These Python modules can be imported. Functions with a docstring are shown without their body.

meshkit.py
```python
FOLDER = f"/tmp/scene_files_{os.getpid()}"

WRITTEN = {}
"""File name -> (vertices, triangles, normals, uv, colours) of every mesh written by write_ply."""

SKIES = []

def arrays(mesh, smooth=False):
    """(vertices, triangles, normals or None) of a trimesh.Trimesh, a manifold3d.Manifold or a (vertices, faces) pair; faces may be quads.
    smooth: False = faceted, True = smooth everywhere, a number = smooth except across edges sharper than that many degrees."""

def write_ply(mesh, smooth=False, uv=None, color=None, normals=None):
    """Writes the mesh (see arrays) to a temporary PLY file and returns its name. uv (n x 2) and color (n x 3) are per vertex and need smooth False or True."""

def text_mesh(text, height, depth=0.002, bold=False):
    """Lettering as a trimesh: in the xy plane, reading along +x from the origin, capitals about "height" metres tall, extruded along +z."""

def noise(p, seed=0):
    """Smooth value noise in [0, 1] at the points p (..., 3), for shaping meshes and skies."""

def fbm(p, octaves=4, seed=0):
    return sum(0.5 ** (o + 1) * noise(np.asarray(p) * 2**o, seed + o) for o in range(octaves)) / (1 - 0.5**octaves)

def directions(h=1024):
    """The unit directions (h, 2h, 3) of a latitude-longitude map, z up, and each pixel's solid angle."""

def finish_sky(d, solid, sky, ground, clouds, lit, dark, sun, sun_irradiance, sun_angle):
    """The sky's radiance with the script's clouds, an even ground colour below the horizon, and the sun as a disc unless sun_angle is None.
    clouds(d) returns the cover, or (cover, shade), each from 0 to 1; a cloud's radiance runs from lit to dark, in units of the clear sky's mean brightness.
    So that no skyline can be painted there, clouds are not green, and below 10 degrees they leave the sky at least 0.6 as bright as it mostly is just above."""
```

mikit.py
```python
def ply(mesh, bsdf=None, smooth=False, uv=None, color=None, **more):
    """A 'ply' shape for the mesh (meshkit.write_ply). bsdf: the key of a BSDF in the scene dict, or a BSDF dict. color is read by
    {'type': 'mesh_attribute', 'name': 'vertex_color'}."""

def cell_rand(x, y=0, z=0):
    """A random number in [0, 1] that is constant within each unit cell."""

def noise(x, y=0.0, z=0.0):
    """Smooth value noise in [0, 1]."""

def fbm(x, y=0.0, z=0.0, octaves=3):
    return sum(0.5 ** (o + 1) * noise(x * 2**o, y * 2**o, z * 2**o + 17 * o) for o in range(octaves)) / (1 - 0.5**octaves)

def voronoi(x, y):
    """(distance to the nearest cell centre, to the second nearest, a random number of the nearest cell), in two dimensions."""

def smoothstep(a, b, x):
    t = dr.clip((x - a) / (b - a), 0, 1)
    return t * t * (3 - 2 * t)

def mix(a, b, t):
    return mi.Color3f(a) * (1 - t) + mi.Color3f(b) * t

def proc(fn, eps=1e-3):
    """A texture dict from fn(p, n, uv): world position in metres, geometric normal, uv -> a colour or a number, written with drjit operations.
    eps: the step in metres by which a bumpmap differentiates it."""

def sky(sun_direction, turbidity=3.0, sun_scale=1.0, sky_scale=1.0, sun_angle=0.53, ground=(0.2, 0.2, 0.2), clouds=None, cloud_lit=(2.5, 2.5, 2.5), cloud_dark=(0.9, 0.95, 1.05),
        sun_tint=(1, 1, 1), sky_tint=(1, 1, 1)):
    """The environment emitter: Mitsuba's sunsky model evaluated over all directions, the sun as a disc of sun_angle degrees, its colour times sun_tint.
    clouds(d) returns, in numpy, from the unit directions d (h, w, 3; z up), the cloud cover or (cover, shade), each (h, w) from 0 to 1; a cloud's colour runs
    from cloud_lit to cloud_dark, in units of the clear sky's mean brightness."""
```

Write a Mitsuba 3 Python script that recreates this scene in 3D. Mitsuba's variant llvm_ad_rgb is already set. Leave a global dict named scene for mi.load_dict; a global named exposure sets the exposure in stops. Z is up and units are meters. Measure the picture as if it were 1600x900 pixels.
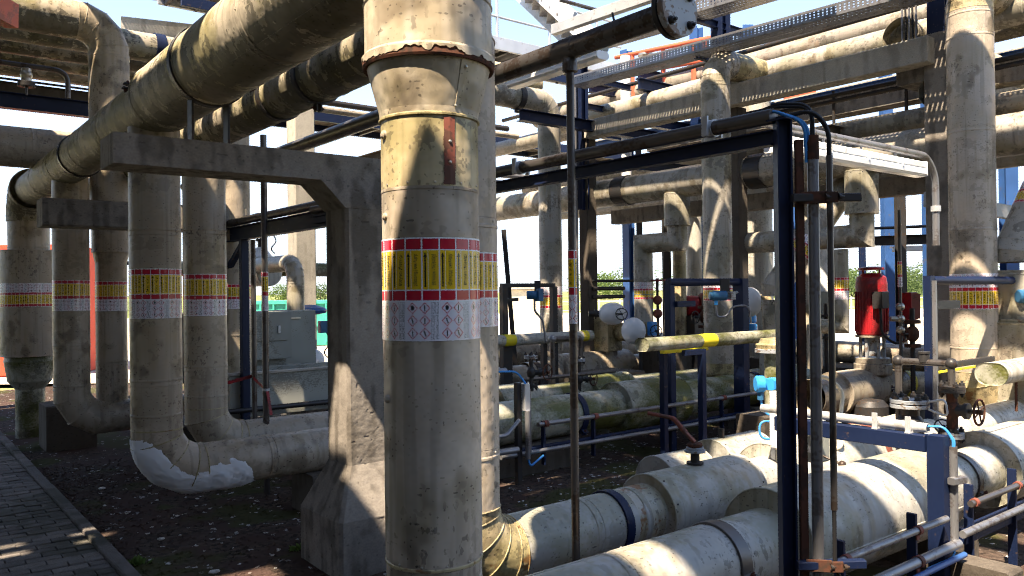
import math, numpy as np, drjit as dr, mitsuba as mi, mikit, meshkit
from mikit import proc, noise, fbm, voronoi, smoothstep, mix, cell_rand
T = mi.ScalarTransform4f
A = np.array
rng = np.random.default_rng(7)

# ------------------------------------------------------------------ camera, sky, exposure
FOC, EYE = 1265.0, 1.65          # focal length in photograph pixels (1600 wide), eye height
HEAD, ROLL, PITCH = math.radians(51.7), math.radians(0.7), math.radians(0.27)
FW = A([math.cos(HEAD), math.sin(HEAD), 0]); RT = A([math.sin(HEAD), -math.cos(HEAD), 0]); UP = A([0, 0, 1.0])
_u = UP * math.cos(PITCH) - FW * math.sin(PITCH); CF = FW * math.cos(PITCH) + UP * math.sin(PITCH)
CU = _u * math.cos(ROLL) + RT * math.sin(ROLL); CR = RT * math.cos(ROLL) - _u * math.sin(ROLL)
CAM = A([0, 0, EYE])
SUN_AZ, SUN_EL = math.radians(28), math.radians(57)     # sun behind the viewer, to the left
SUN = -RT * math.sin(SUN_AZ) * math.cos(SUN_EL) - FW * math.cos(SUN_AZ) * math.cos(SUN_EL) + UP * math.sin(SUN_EL)
exposure = 3.45
def haze_cover(d):               # bright summer haze, thickest towards the horizon
    el = np.degrees(np.arcsin(np.clip(d[..., 2], -1, 1)))
    return 0.16 + 0.60 * np.clip((24 - el) / 22, 0, 1) + 0.10 * (meshkit.fbm(d * A([3, 3, 7.0]), 4, 5) - 0.5)
scene = {
    'camera': {'type': 'perspective', 'fov': 2 * math.degrees(math.atan(800 / FOC)), 'fov_axis': 'x', 'near_clip': 0.05, 'far_clip': 3000.0,
               'to_world': T().look_at(origin=CAM.tolist(), target=(CAM + CF).tolist(), up=CU.tolist())},
    'daylight': mikit.sky(SUN.tolist(), turbidity=2.4, ground=(0.2, 0.18, 0.16), clouds=haze_cover, cloud_lit=(1.25, 1.28, 1.32), cloud_dark=(1.0, 1.05, 1.1)),
}
labels = {}

def ray(px, py): return CF + CR * (px - 800) / FOC - CU * (py - 450) / FOC
def at(px, py, d): r = ray(px, py); return CAM + r * (d / (r @ FW))
def onx(px, py, x): r = ray(px, py); return CAM + r * (x / r[0])
def ony(px, py, y): r = ray(px, py); return CAM + r * (y / r[1])
def onz(px, py, z): r = ray(px, py); return CAM + r * ((z - EYE) / r[2])

# ------------------------------------------------------------------ materials
def bs(key, d): scene['bsdf_' + key] = d; return 'bsdf_' + key
def pr(col, rough=0.5, metal=0.0, spec=0.4, **k):
    c = {'type': 'rgb', 'value': list(col)} if isinstance(col, tuple) else proc(col)
    return {'type': 'principled', 'base_color': c, 'roughness': rough, 'metallic': metal, 'specular': spec, **k}
def two(d): return {'type': 'twosided', 'bsdf': d}

def clad_fn(base, moss=0.3, mould=0.3, rust=0.1, seed=0.0, tint=(0.30, 0.235, 0.13), an=(5, 5, 5), hang=0.10, grime=0.7, edge=0.04, mossc=(0.17, 0.15, 0.036)):
    """weathered painted sheet-metal cladding: blotches, rain streaks, algae, black mould, rust specks"""
    def f(p, n, uv):
        x, y, z = p.x + seed, p.y + seed * 1.7, p.z
        big = fbm(x * 2.3, y * 2.3, z * 1.6, 3)
        mid = fbm(x * 9, y * 9, z * 7 + 5, 3)
        fine = noise(x * 70, y * 70, z * 70)
        streak = fbm(x * 26, y * 26, z * 2.0 + 9, 2)
        tone = 0.72 + 0.42 * big + 0.12 * (mid - 0.5) + 0.10 * (fine - 0.5)
        c = mi.Color3f(base) * tone
        c = mix(c, mi.Color3f(tint), 0.55 * smoothstep(0.50, 0.72, 0.6 * big + 0.4 * streak) )
        c = mix(c, mi.Color3f(0.15, 0.115, 0.075), grime * smoothstep(0.50, 0.70, mid) * smoothstep(0.35, 0.62, big))
        c = c * (1 - 0.22 * smoothstep(0.55, 0.75, fbm(x * 34, y * 34, z * 1.4, 2)))
        g = fbm(x * 3.1 + 40, y * 3.1, z * 3.1, 3) + 0.22 * (mid - 0.5) + 0.16 * (fine - 0.5)
        c = mix(c, mi.Color3f(mossc), moss * smoothstep(0.52 - 0.22 * moss, 0.66, g))
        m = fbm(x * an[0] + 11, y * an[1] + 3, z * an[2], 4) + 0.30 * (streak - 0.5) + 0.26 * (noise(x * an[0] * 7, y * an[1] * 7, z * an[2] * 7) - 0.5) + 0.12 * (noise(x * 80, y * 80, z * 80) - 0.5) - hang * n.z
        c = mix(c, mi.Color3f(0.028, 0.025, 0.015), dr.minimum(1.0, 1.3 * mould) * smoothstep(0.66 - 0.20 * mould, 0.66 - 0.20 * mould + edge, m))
        r = fbm(x * 7 + 71, y * 7, z * 5 + 31, 3) + 0.16 * (fine - 0.5)
        c = mix(c, mi.Color3f(0.20, 0.085, 0.025), 0.85 * smoothstep(0.76 - 0.25 * rust, 0.82 - 0.2 * rust, r) * min(1.0, 3 * rust))
        sp = noise(x * 95 + 7, y * 95, z * 95)
        c = c * (1 - 0.55 * smoothstep(0.76, 0.88, sp) * smoothstep(0.40, 0.60, mid))
        c = c * (1 - 0.45 * smoothstep(0.61, 0.69, fbm(x * 52, y * 52, z * 26, 3)) * smoothstep(0.55, 0.68, fbm(x * 3.4 + 3, y * 3.4, z * 2.4, 2)))
        return c
    return f
def bump(d, fn, scale): return {'type': 'bumpmap', 'arbitrary': proc(fn, 4e-3), 'scale': scale, 'bsdf': d}
def dent(p, n, uv): return fbm(p.x * 6, p.y * 6, p.z * 6, 2) + 0.15 * noise(p.x * 40, p.y * 40, p.z * 40)
def clad(key, base, rough=0.42, b=True, **k):
    d = pr(clad_fn(base, **k), rough, spec=0.45)
    return bs(key, two(bump(d, dent, 0.012) if b else d))
CL_MAIN = clad('clad_main', (0.50, 0.425, 0.335), moss=0.14, mould=0.16, rust=0.03, tint=(0.27, 0.215, 0.145))
CL_SLEEVE = clad('clad_sleeve', (0.50, 0.435, 0.33), moss=0.20, mould=0.10, rust=0.06, seed=3.1)
CL_RUST = clad('clad_rust', (0.50, 0.41, 0.24), moss=0.45, mould=0.34, rust=0.30, seed=5.3, an=(17, 17, 13), hang=0.02)
CL_STREAK = clad('clad_streak', (0.46, 0.42, 0.34), moss=0.3, mould=0.15, rust=0.62, seed=44.0)
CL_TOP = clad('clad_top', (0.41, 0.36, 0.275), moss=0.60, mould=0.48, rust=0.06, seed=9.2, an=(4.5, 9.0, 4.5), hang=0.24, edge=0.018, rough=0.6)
CL_LEFT = clad('clad_left', (0.43, 0.355, 0.265), moss=0.08, mould=0.16, rust=0.04, seed=12.7)
CL_TANK = clad('clad_tank', (0.405, 0.395, 0.36), moss=0.46, mossc=(0.15, 0.145, 0.06), grime=0.35, mould=0.16, rust=0.03, seed=15.4)
CL_GREEN = clad('clad_green', (0.42, 0.41, 0.33), moss=1.0, grime=0.4, mould=0.30, mossc=(0.095, 0.10, 0.024), rust=0.03, seed=18.9)
CL_BACK = clad('clad_back', (0.41, 0.375, 0.315), moss=0.34, mossc=(0.13, 0.125, 0.04), mould=0.30, rust=0.07, seed=22.2, b=False)
CL_BROWN = clad('clad_brown', (0.33, 0.285, 0.225), moss=0.12, mould=0.30, rust=0.14, seed=25.6, b=False)
CL_WHITE = clad('clad_white', (0.50, 0.48, 0.42), grime=0.3, moss=0.15, mould=0.15, rust=0.05, seed=28.3, b=False)

def conc_fn(base, dirt):
    def f(p, n, uv):
        a = fbm(p.x * 1.7, p.y * 1.7, p.z * 1.2 + 3, 3); b = fbm(p.x * 12, p.y * 12, p.z * 9, 3); s = noise(p.x * 120, p.y * 120, p.z * 120)
        st = fbm(p.x * 18, p.y * 18, p.z * 1.5, 2)
        c = mi.Color3f(base) * (0.62 + 0.55 * a + 0.25 * (b - 0.5) + 0.22 * (s - 0.5))
        c = mix(c, mi.Color3f(0.05, 0.042, 0.032), dirt * smoothstep(0.45, 0.68, 0.5 * st + 0.5 * b))
        pit = noise(p.x * 42, p.y * 42, p.z * 42)
        return c * (1 - 0.3 * smoothstep(0.84, 0.92, pit))
    return f
def conc_b(p, n, uv): return fbm(p.x * 30, p.y * 30, p.z * 30, 3) - 0.5 * smoothstep(0.82, 0.95, noise(p.x * 42, p.y * 42, p.z * 42))
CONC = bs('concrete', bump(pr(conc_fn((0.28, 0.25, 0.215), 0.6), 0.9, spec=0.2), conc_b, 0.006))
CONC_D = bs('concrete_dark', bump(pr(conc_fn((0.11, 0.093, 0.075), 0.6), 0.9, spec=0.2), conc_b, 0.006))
CONC_L = bs('concrete_light', pr(conc_fn((0.42, 0.39, 0.33), 0.35), 0.9, spec=0.2))

def worn(base, under, amt, sc=14.0):
    def f(p, n, uv):
        w = fbm(p.x * sc, p.y * sc, p.z * sc * 0.6, 4) + 0.3 * (noise(p.x * 90, p.y * 90, p.z * 90) - 0.5)
        t = 0.75 + 0.5 * fbm(p.x * 4, p.y * 4, p.z * 3, 2)
        return mix(mi.Color3f(base) * t, mi.Color3f(under), 0.85 * smoothstep(0.78 - amt, 0.90 - amt, w))
    return f
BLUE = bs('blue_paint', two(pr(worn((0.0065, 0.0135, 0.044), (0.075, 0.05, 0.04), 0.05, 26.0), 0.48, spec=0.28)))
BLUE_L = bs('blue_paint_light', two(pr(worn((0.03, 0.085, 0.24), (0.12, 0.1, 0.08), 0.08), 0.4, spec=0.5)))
STEEL = bs('dull_steel', two(pr(worn((0.12, 0.11, 0.105), (0.07, 0.05, 0.038), 0.22), 0.36, 0.65, 0.5)))
GALV = bs('galvanised', two(pr(worn((0.24, 0.24, 0.25), (0.15, 0.13, 0.12), 0.2, 18.0), 0.42, 0.6, 0.5)))
GALV_B = bs('galvanised_bright', two(pr(worn((0.50, 0.51, 0.52), (0.38, 0.36, 0.33), 0.14, 18.0), 0.4, 0.35, 0.5)))
RUST = bs('rust', two(pr(worn((0.10, 0.042, 0.026), (0.045, 0.028, 0.02), 0.3, 30.0), 0.85, spec=0.2)))
REDP = bs('red_primer', two(pr(worn((0.20, 0.062, 0.042), (0.09, 0.045, 0.03), 0.24, 24.0), 0.7, spec=0.3)))
BLACK = bs('black', two(pr((0.012, 0.012, 0.013), 0.5)))
DARK = bs('dark_metal', two(pr(worn((0.04, 0.038, 0.038), (0.06, 0.04, 0.028), 0.2, 24.0), 0.45, 0.3)))
FLANGE = bs('flange_grey', two(pr(worn((0.33, 0.35, 0.37), (0.16, 0.10, 0.06), 0.24, 20.0), 0.5, 0.2)))
BRASS = bs('bolt_metal', two(pr((0.50, 0.47, 0.40), 0.35, 0.8)))
RED = bs('red_paint', two(pr(worn((0.30, 0.011, 0.016), (0.13, 0.016, 0.016), 0.3, 7.0), 0.4)))
ORANGE = bs('orange_railing', two(pr(worn((0.62, 0.13, 0.06), (0.35, 0.10, 0.05), 0.2), 0.5)))
TARP = bs('red_tarpaulin', two(pr((0.62, 0.075, 0.035), 0.6)))
GREEN = bs('green_container', two(pr(worn((0.05, 0.36, 0.26), (0.03, 0.2, 0.15), 0.2, 2.0), 0.5)))
CREAM = bs('cream_wall', pr(worn((0.62, 0.55, 0.40), (0.5, 0.45, 0.35), 0.2, 0.7), 0.8))
CAB = bs('cabinet_grey', two(pr(worn((0.27, 0.275, 0.24), (0.17, 0.16, 0.13), 0.15, 4.0), 0.5)))
WHITE = bs('white_plastic', two(pr(worn((0.72, 0.73, 0.73), (0.55, 0.54, 0.5), 0.2, 9.0), 0.35)))
def ice_fn(p, n, uv):
    return mi.Color3f(0.78, 0.79, 0.80) * (0.86 + 0.2 * fbm(p.x * 14, p.y * 14, p.z * 14, 3))
ICE = bs('hoar_frost', bump(pr(ice_fn, 0.85, spec=0.2), lambda p, n, uv: fbm(p.x * 45, p.y * 45, p.z * 45, 3), 0.012))
CBLUE = bs('cable_blue', pr((0.05, 0.26, 0.62), 0.4))
BBLUE = bs('bright_blue', pr((0.04, 0.30, 0.72), 0.35))
MBLUE = bs('mid_blue', pr((0.03, 0.12, 0.24), 0.35))
YEL = bs('yellow_tape', two(pr(worn((0.72, 0.58, 0.02), (0.5, 0.42, 0.08), 0.16), 0.5)))
LENS = bs('lamp_cover', {'type': 'principled', 'base_color': {'type': 'rgb', 'value': [0.75, 0.76, 0.76]}, 'roughness': 0.25, 'specular': 0.5})
INK = bs('black_ink', two(pr((0.02, 0.02, 0.02), 0.6)))

def tape_fn(ticks):
    """printed marker foil: uv in units of the band's height; v = 1 at the end the arrows point to"""
    def f(p, n, uv):
        x, t = uv.x / 0.17, 1 - uv.y
        i = dr.floor(x); c = x - i
        white, red, yel, blk = (mi.Color3f(*k) for k in ((0.70, 0.69, 0.74), (0.46, 0.012, 0.03), (0.72, 0.47, 0.008), (0.015, 0.015, 0.015)))
        col = mi.Color3f(white)
        gap = (c < 0.045) | (c > 0.955)
        band = ((t > 0.015) & (t < 0.115)) | ((t > 0.515) & (t < 0.608))
        col = dr.select(band & ~gap, red, col)
        y = (t > 0.127) & (t < 0.503) & ~gap & ~((c > 0.34) & (c < 0.375))
        col = dr.select(y, yel, col)
        arrow = (dr.abs(c - 0.19) < 0.045) & (t > 0.17) & (t < 0.48)
        head = (t > 0.145) & (t < 0.19) & (dr.abs(c - 0.19) < (t - 0.145) * 2.2)
        col = dr.select(arrow | head, blk, col)
        if ticks:
            ty = (t - 0.16) * 75
            tick = (t > 0.17) & (t < 0.47) & (dr.abs(c - 0.66) < 0.11) & (cell_rand(i, dr.floor(ty), 3) > 0.3) & ((ty - dr.floor(ty)) < 0.8)
            col = dr.select(tick, mi.Color3f(0.10, 0.07, 0.01), col)
        # hazard pictogram rows
        X = x - 2 * dr.floor(x / 2)
        row = dr.floor((t - 0.622) / 0.122); ry = (t - 0.622) / 0.122 - row - 0.5
        ok = (row >= 0) & (row < 3) & (t > 0.61)
        for k, cx in enumerate((0.42, 1.14)):
            a, b = dr.abs(X - cx) / 0.33, dr.abs(ry) / 0.47
            m = a + b
            col = dr.select(ok & (m < 1), dr.select(m > 0.80, red, white), col)
            kind = cell_rand(i * 0 + k, row, 5)
            flame = (dr.square((X - cx) / 0.11) + dr.square((ry + 0.02) / 0.20)) < 1
            bang = (dr.abs(X - cx) < 0.035) & (dr.abs(ry) < 0.24)
            bottle = (dr.abs(X - cx - ry * 0.25) < 0.045) & (dr.abs(ry) < 0.22)
            col = dr.select(ok & ((flame & (kind < 0.34)) | (bang & (kind > 0.67)) | (bottle & (kind >= 0.34) & (kind <= 0.67))), blk, col)
        for cx in (1.60, 1.84):
            a, b = dr.abs(X - cx), dr.abs(ry)
            col = dr.select(ok & (a < 0.09) & (b < 0.46) & ((a > 0.068) | (b > 0.43) | ((a < 0.02) & (cell_rand(dr.floor(t * 190), row, cx) > 0.45))), mi.Color3f(0.12, 0.12, 0.14), col)
        return col
    return f
TAPE = bs('marker_tape', two(pr(tape_fn(True), 0.16, spec=0.5)))
TAPE_P = bs('marker_tape_plain', two(pr(tape_fn(False), 0.16, spec=0.5)))

def gravel_fn(p, n, uv):
    d1, d2, w = voronoi(p.x * 38, p.y * 38)
    a = fbm(p.x * 0.9, p.y * 0.9, 2.0, 3); b = fbm(p.x * 6, p.y * 6, 4.0, 3)
    c = mi.Color3f(0.052, 0.038, 0.030) * (0.45 + 1.1 * w)
    c = mix(c, mi.Color3f(0.052, 0.033, 0.027), smoothstep(0.4, 0.7, b))
    c = mix(c, mi.Color3f(0.045, 0.05, 0.014), 0.7 * smoothstep(0.52, 0.68, fbm(p.x * 2.2 + 9, p.y * 2.2, 1.0, 4)))
    c = mix(c, mi.Color3f(0.40, 0.38, 0.36), smoothstep(0.955, 0.985, cell_rand(dr.floor(p.x * 30), dr.floor(p.y * 30), 4) * (d1 < 0.4)))
    return c * (0.7 + 0.6 * a)
def yard_fn(p, n, uv):
    return mi.Color3f(0.40, 0.355, 0.28) * (0.65 + 0.6 * fbm(p.x * 0.35, p.y * 0.35, 1.0, 4) + 0.2 * (noise(p.x * 9, p.y * 9) - 0.5))
def gravel_b(p, n, uv):
    d1, d2, w = voronoi(p.x * 38, p.y * 38)
    return (1 - d1) * (0.4 + 0.6 * w) + 1.5 * fbm(p.x * 5, p.y * 5, 0.0, 2)
GRAVEL = bs('gravel', bump(pr(gravel_fn, 0.95, spec=0.15), gravel_b, 0.012))
YARD = bs('yard', pr(yard_fn, 0.95, spec=0.1))
FIELD = bs('field', pr(worn((0.11, 0.13, 0.045), (0.2, 0.19, 0.09), 0.25, 0.05), 0.95, spec=0.1))
def paver_fn(k):
    def f(p, n, uv):
        a = fbm(p.x * 5 + k, p.y * 5, p.z, 3); s = noise(p.x * 150, p.y * 150, p.z * 150)
        m = fbm(p.x * 3 + 8, p.y * 3, 2.0, 4)
        c = mi.Color3f(0.125 + k * 0.02, 0.112 + k * 0.017, 0.102 + k * 0.014) * (0.6 + 0.6 * a + 0.35 * (s - 0.5))
        return mix(c, mi.Color3f(0.035, 0.036, 0.022), 0.6 * smoothstep(0.5, 0.68, m))
    return f
PAVER = [bs('paver_%d' % k, bump(pr(paver_fn(float(k)), 0.9, spec=0.2), conc_b, 0.004)) for k in range(3)]
JOINT = bs('paver_joint', pr(worn((0.035, 0.033, 0.025), (0.03, 0.045, 0.01), 0.25, 3.0), 0.95))
LEAF = [bs('leaf_%d' % k, {'type': 'principledthin', 'base_color': {'type': 'rgb', 'value': c}, 'roughness': 0.6, 'diff_trans': 0.7})
        for k, c in enumerate(([0.12, 0.17, 0.06], [0.13, 0.19, 0.05], [0.10, 0.14, 0.055]))]
BARK = bs('bark', pr((0.07, 0.055, 0.04), 0.9))
FLAKE = bs('pale_flake', pr((0.5, 0.48, 0.44), 0.8))

# ------------------------------------------------------------------ mesh helpers (all meshes are (vertices, faces), edges split so that smooth=True keeps corners)
def cat(*ms):
    ms = [m for m in ms if m is not None]
    vs, fs, k = [], [], 0
    for v, f in ms: vs.append(v); fs.append(f + k); k += len(v)
    return np.vstack(vs), np.vstack(fs)
def nz(v): v = A(v, float); return v / np.linalg.norm(v)
def frame(d):
    d = nz(d); u = np.cross(d, [0, 0, 1.0] if abs(d[2]) < 0.9 else [1.0, 0, 0]); u = nz(u); return u, np.cross(d, u)
def strip(r0, r1, closed=True):
    n = len(r0); i = np.arange(n if closed else n - 1); j = (i + 1) % n
    return np.vstack([r0, r1]), np.vstack([np.stack([i, j, j + n], 1), np.stack([i, j + n, i + n], 1)])
def rev(p, d, prof, n=32):
    """surface of revolution about the axis (p, d): prof = [(s, r), ...]"""
    p, d = A(p, float), nz(d); u, v = frame(d); a = np.arange(n) * 2 * np.pi / n
    c = np.cos(a)[:, None] * u + np.sin(a)[:, None] * v
    out = []
    for (s0, r0), (s1, r1) in zip(prof[:-1], prof[1:]): out.append(strip(p + d * s0 + c * r0, p + d * s1 + c * r1))
    return cat(*out)
def cyl(p0, p1, r, n=16, ch=0.0):
    p0, p1 = A(p0, float), A(p1, float); L = np.linalg.norm(p1 - p0); c = ch or min(r, L) * 0.08
    return rev(p0, p1 - p0, [(0, 0), (0, r - c), (c, r), (L - c, r), (L, r - c), (L, 0)], n)
def tube(pts, r, n=10, cap=True):
    pts = A(pts, float); m = len(pts); rs = np.broadcast_to(r, m)
    t = np.gradient(pts, axis=0); t = np.array([nz(x) for x in t])
    u, _ = frame(t[0]); rings = []; a = np.arange(n) * 2 * np.pi / n
    for i in range(m):
        u = nz(u - t[i] * (u @ t[i])); w = np.cross(t[i], u)
        rings.append(pts[i] + (np.cos(a)[:, None] * u + np.sin(a)[:, None] * w) * rs[i])
    V = np.vstack(rings); i = np.arange(n); j = (i + 1) % n
    F = np.vstack([np.vstack([np.stack([i, j, j + n], 1), np.stack([i, j + n, i + n], 1)]) + k * n for k in range(m - 1)])
    out = [(V, F)]
    if cap:
        for ring, c in ((rings[0][::-1], pts[0]), (rings[-1], pts[-1])):
            out.append((np.vstack([ring, c]), np.stack([i, j, i * 0 + n], 1)))
    return cat(*out)
def bend(pts, R=0.1, k=6):
    """polyline with rounded corners"""
    pts = [A(p, float) for p in pts]; out = [pts[0]]
    for a, b, c in zip(pts[:-2], pts[1:-1], pts[2:]):
        d0, d1 = nz(a - b), nz(c - b); th = math.acos(np.clip(d0 @ d1, -1, 1))
        if th > 3.1: out.append(b); continue
        t = min(R / math.tan(th / 2), 0.48 * np.linalg.norm(a - b), 0.48 * np.linalg.norm(c - b))
        p0, p1 = b + d0 * t, b + d1 * t
        for s in np.linspace(0, 1, k + 1): out.append((1 - s) ** 2 * p0 + 2 * s * (1 - s) * b + s * s * p1)
    return np.array(out + [pts[-1]])
def sub(path, step=0.05):
    out = [path[0]]
    for a, b in zip(path[:-1], path[1:]):
        k = max(1, int(np.linalg.norm(b - a) / step))
        out += [a + (b - a) * (i + 1) / k for i in range(k)]
    return np.array(out)
def bar(p0, p1, w, h, ch=0.003, up=(0, 0, 1)):
    """rectangular bar from p0 to p1: w across, h along 'up', chamfered long edges"""
    p0, p1 = A(p0, float), A(p1, float); d = nz(p1 - p0)
    up = A(up, float); up = up - d * (up @ d)
    if np.linalg.norm(up) < 1e-6: up = A([1.0, 0, 0]) - d * d[0]
    up = nz(up); s = np.cross(d, up); a, b = w / 2, h / 2; c = min(ch, a * 0.6, b * 0.6)
    q = [(a - c, -b), (a, -b + c), (a, b - c), (a - c, b), (-a + c, b), (-a, b - c), (-a, -b + c), (-a + c, -b)]
    ring = A([x * s + y * up for x, y in q]); out = []
    for i in range(8):
        j = (i + 1) % 8; out.append((A([p0 + ring[i], p0 + ring[j], p1 + ring[j], p1 + ring[i]]), A([[0, 2, 1], [0, 3, 2]])))
    f = A([[0, i, i + 1] for i in range(1, 7)])
    out += [(p0 + ring, f), (p1 + ring, f[:, ::-1])]
    return cat(*out)
def box(c, sx, sy, sz, ch=0.004):
    c = A(c, float); return bar(c - [sx / 2, 0, 0], c + [sx / 2, 0, 0], sy, sz, ch)
def ibeam(p0, p1, w, h, t=0.008, up=(0, 0, 1)):
    p0, p1 = A(p0, float), A(p1, float); d = nz(p1 - p0); u = A(up, float); u = u - d * (u @ d)
    u = nz(u if np.linalg.norm(u) > 1e-6 else A([1.0, 0, 0]))
    o = u * (h / 2 - t / 2)
    return cat(bar(p0 + o, p1 + o, w, t, 0.001, u), bar(p0 - o, p1 - o, w, t, 0.001, u), bar(p0, p1, t, h - 2 * t, 0.0005, u))
def poly(pts2, o, ux, uy, depth):
    """extruded polygon (earcut), pts2 in the plane (o; ux, uy), thickness along ux x uy"""
    import trimesh
    from shapely.geometry import Polygon
    m = trimesh.creation.extrude_polygon(Polygon(pts2), depth, engine='earcut')
    v = np.array(m.vertices); f = np.array(m.faces); ux, uy = nz(ux), nz(uy); n = np.cross(ux, uy)
    V = A(o, float) + v[:, :1] * ux + v[:, 1:2] * uy + v[:, 2:] * n
    return V[f].reshape(-1, 3), np.arange(3 * len(f)).reshape(-1, 3)
def ball(c, r, n=14, sq=(1, 1, 1), rough=0.0, seed=0):
    th, ph = np.linspace(0, np.pi, n), np.arange(2 * n) * np.pi / n
    V = np.array([[math.sin(a) * math.cos(b), math.sin(a) * math.sin(b), math.cos(a)] for a in th for b in ph])
    if rough: V = V * (1 + rough * (meshkit.fbm(V * 2.5 + seed, 3, seed) - 0.5))[:, None]
    m = 2 * n; i = np.arange(m); j = (i + 1) % m
    F = np.vstack([np.vstack([np.stack([i, i + m, j + m], 1), np.stack([i, j + m, j], 1)]) + k * m for k in range(n - 1)])
    return A(c, float) + V * r * A(sq), F
def moved(m, M): M = A(M, float); return m[0] @ M[:3, :3].T + M[:3, 3], m[1]

# ------------------------------------------------------------------ things and parts
def free(base):
    k, i = base, 0
    while k in used: i += 1; k = '%s_%03d' % (base, i)
    used.add(k); return k
used = set()
def thing(name, label, category, group=None):
    k = free(name); labels[k] = {'label': label, 'category': category}
    if group: labels[k]['group'] = group
    return k
def put(t, name, mesh, mat, label=None, stuff=False, **kw):
    k = free(t + '__' + name); scene[k] = mikit.ply(mesh, mat, True, **kw)
    if label: labels.setdefault(k, {})['label'] = label
    if stuff: labels.setdefault(k, {})['kind'] = 'stuff'
    return k
def solo(name, mesh, mat, label, category, group=None):
    k = thing(name, label, category, group); scene[k] = mikit.ply(mesh, mat, True); return k
def struct(name, mesh, mat, **kw):
    k = free(name); scene[k] = mikit.ply(mesh, mat, True, **kw); labels[k] = {'kind': 'structure'}; return k
_unit = {}
def unit(name, fn, mat):
    if (name, mat) not in _unit: _unit[name, mat] = mikit.ply(fn(), mat, True)
    return _unit[name, mat]
def rotz_to(d):
    d = nz(d); u, v = frame(d); M = np.eye(4); M[:3, 0], M[:3, 1], M[:3, 2] = u, v, d; return M
def place(t, name, ply, p, d=(0, 0, 1), s=1.0):
    M = rotz_to(d); M[:3, :3] = M[:3, :3] * s; M[:3, 3] = p
    k = free(t + '__' + name); scene[k] = {**ply, 'to_world': T(M.tolist())}; return k
def hexnut():
    return cat(rev([0, 0, 0], [0, 0, 1], [(0, 0.5), (0.55, 0.5), (0.62, 0.42), (0.62, 0.24), (0.95, 0.24), (1.0, 0.2), (1.0, 0)], 6), rev([0, 0, 0], [0, 0, 1], [(0, 0.62), (0.08, 0.62), (0.08, 0.4)], 12))
def bolt(t, p, d, s, mat=None): return place(t, 'bolt', unit('hexnut', hexnut, mat or DARK), p, d, s)
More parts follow.
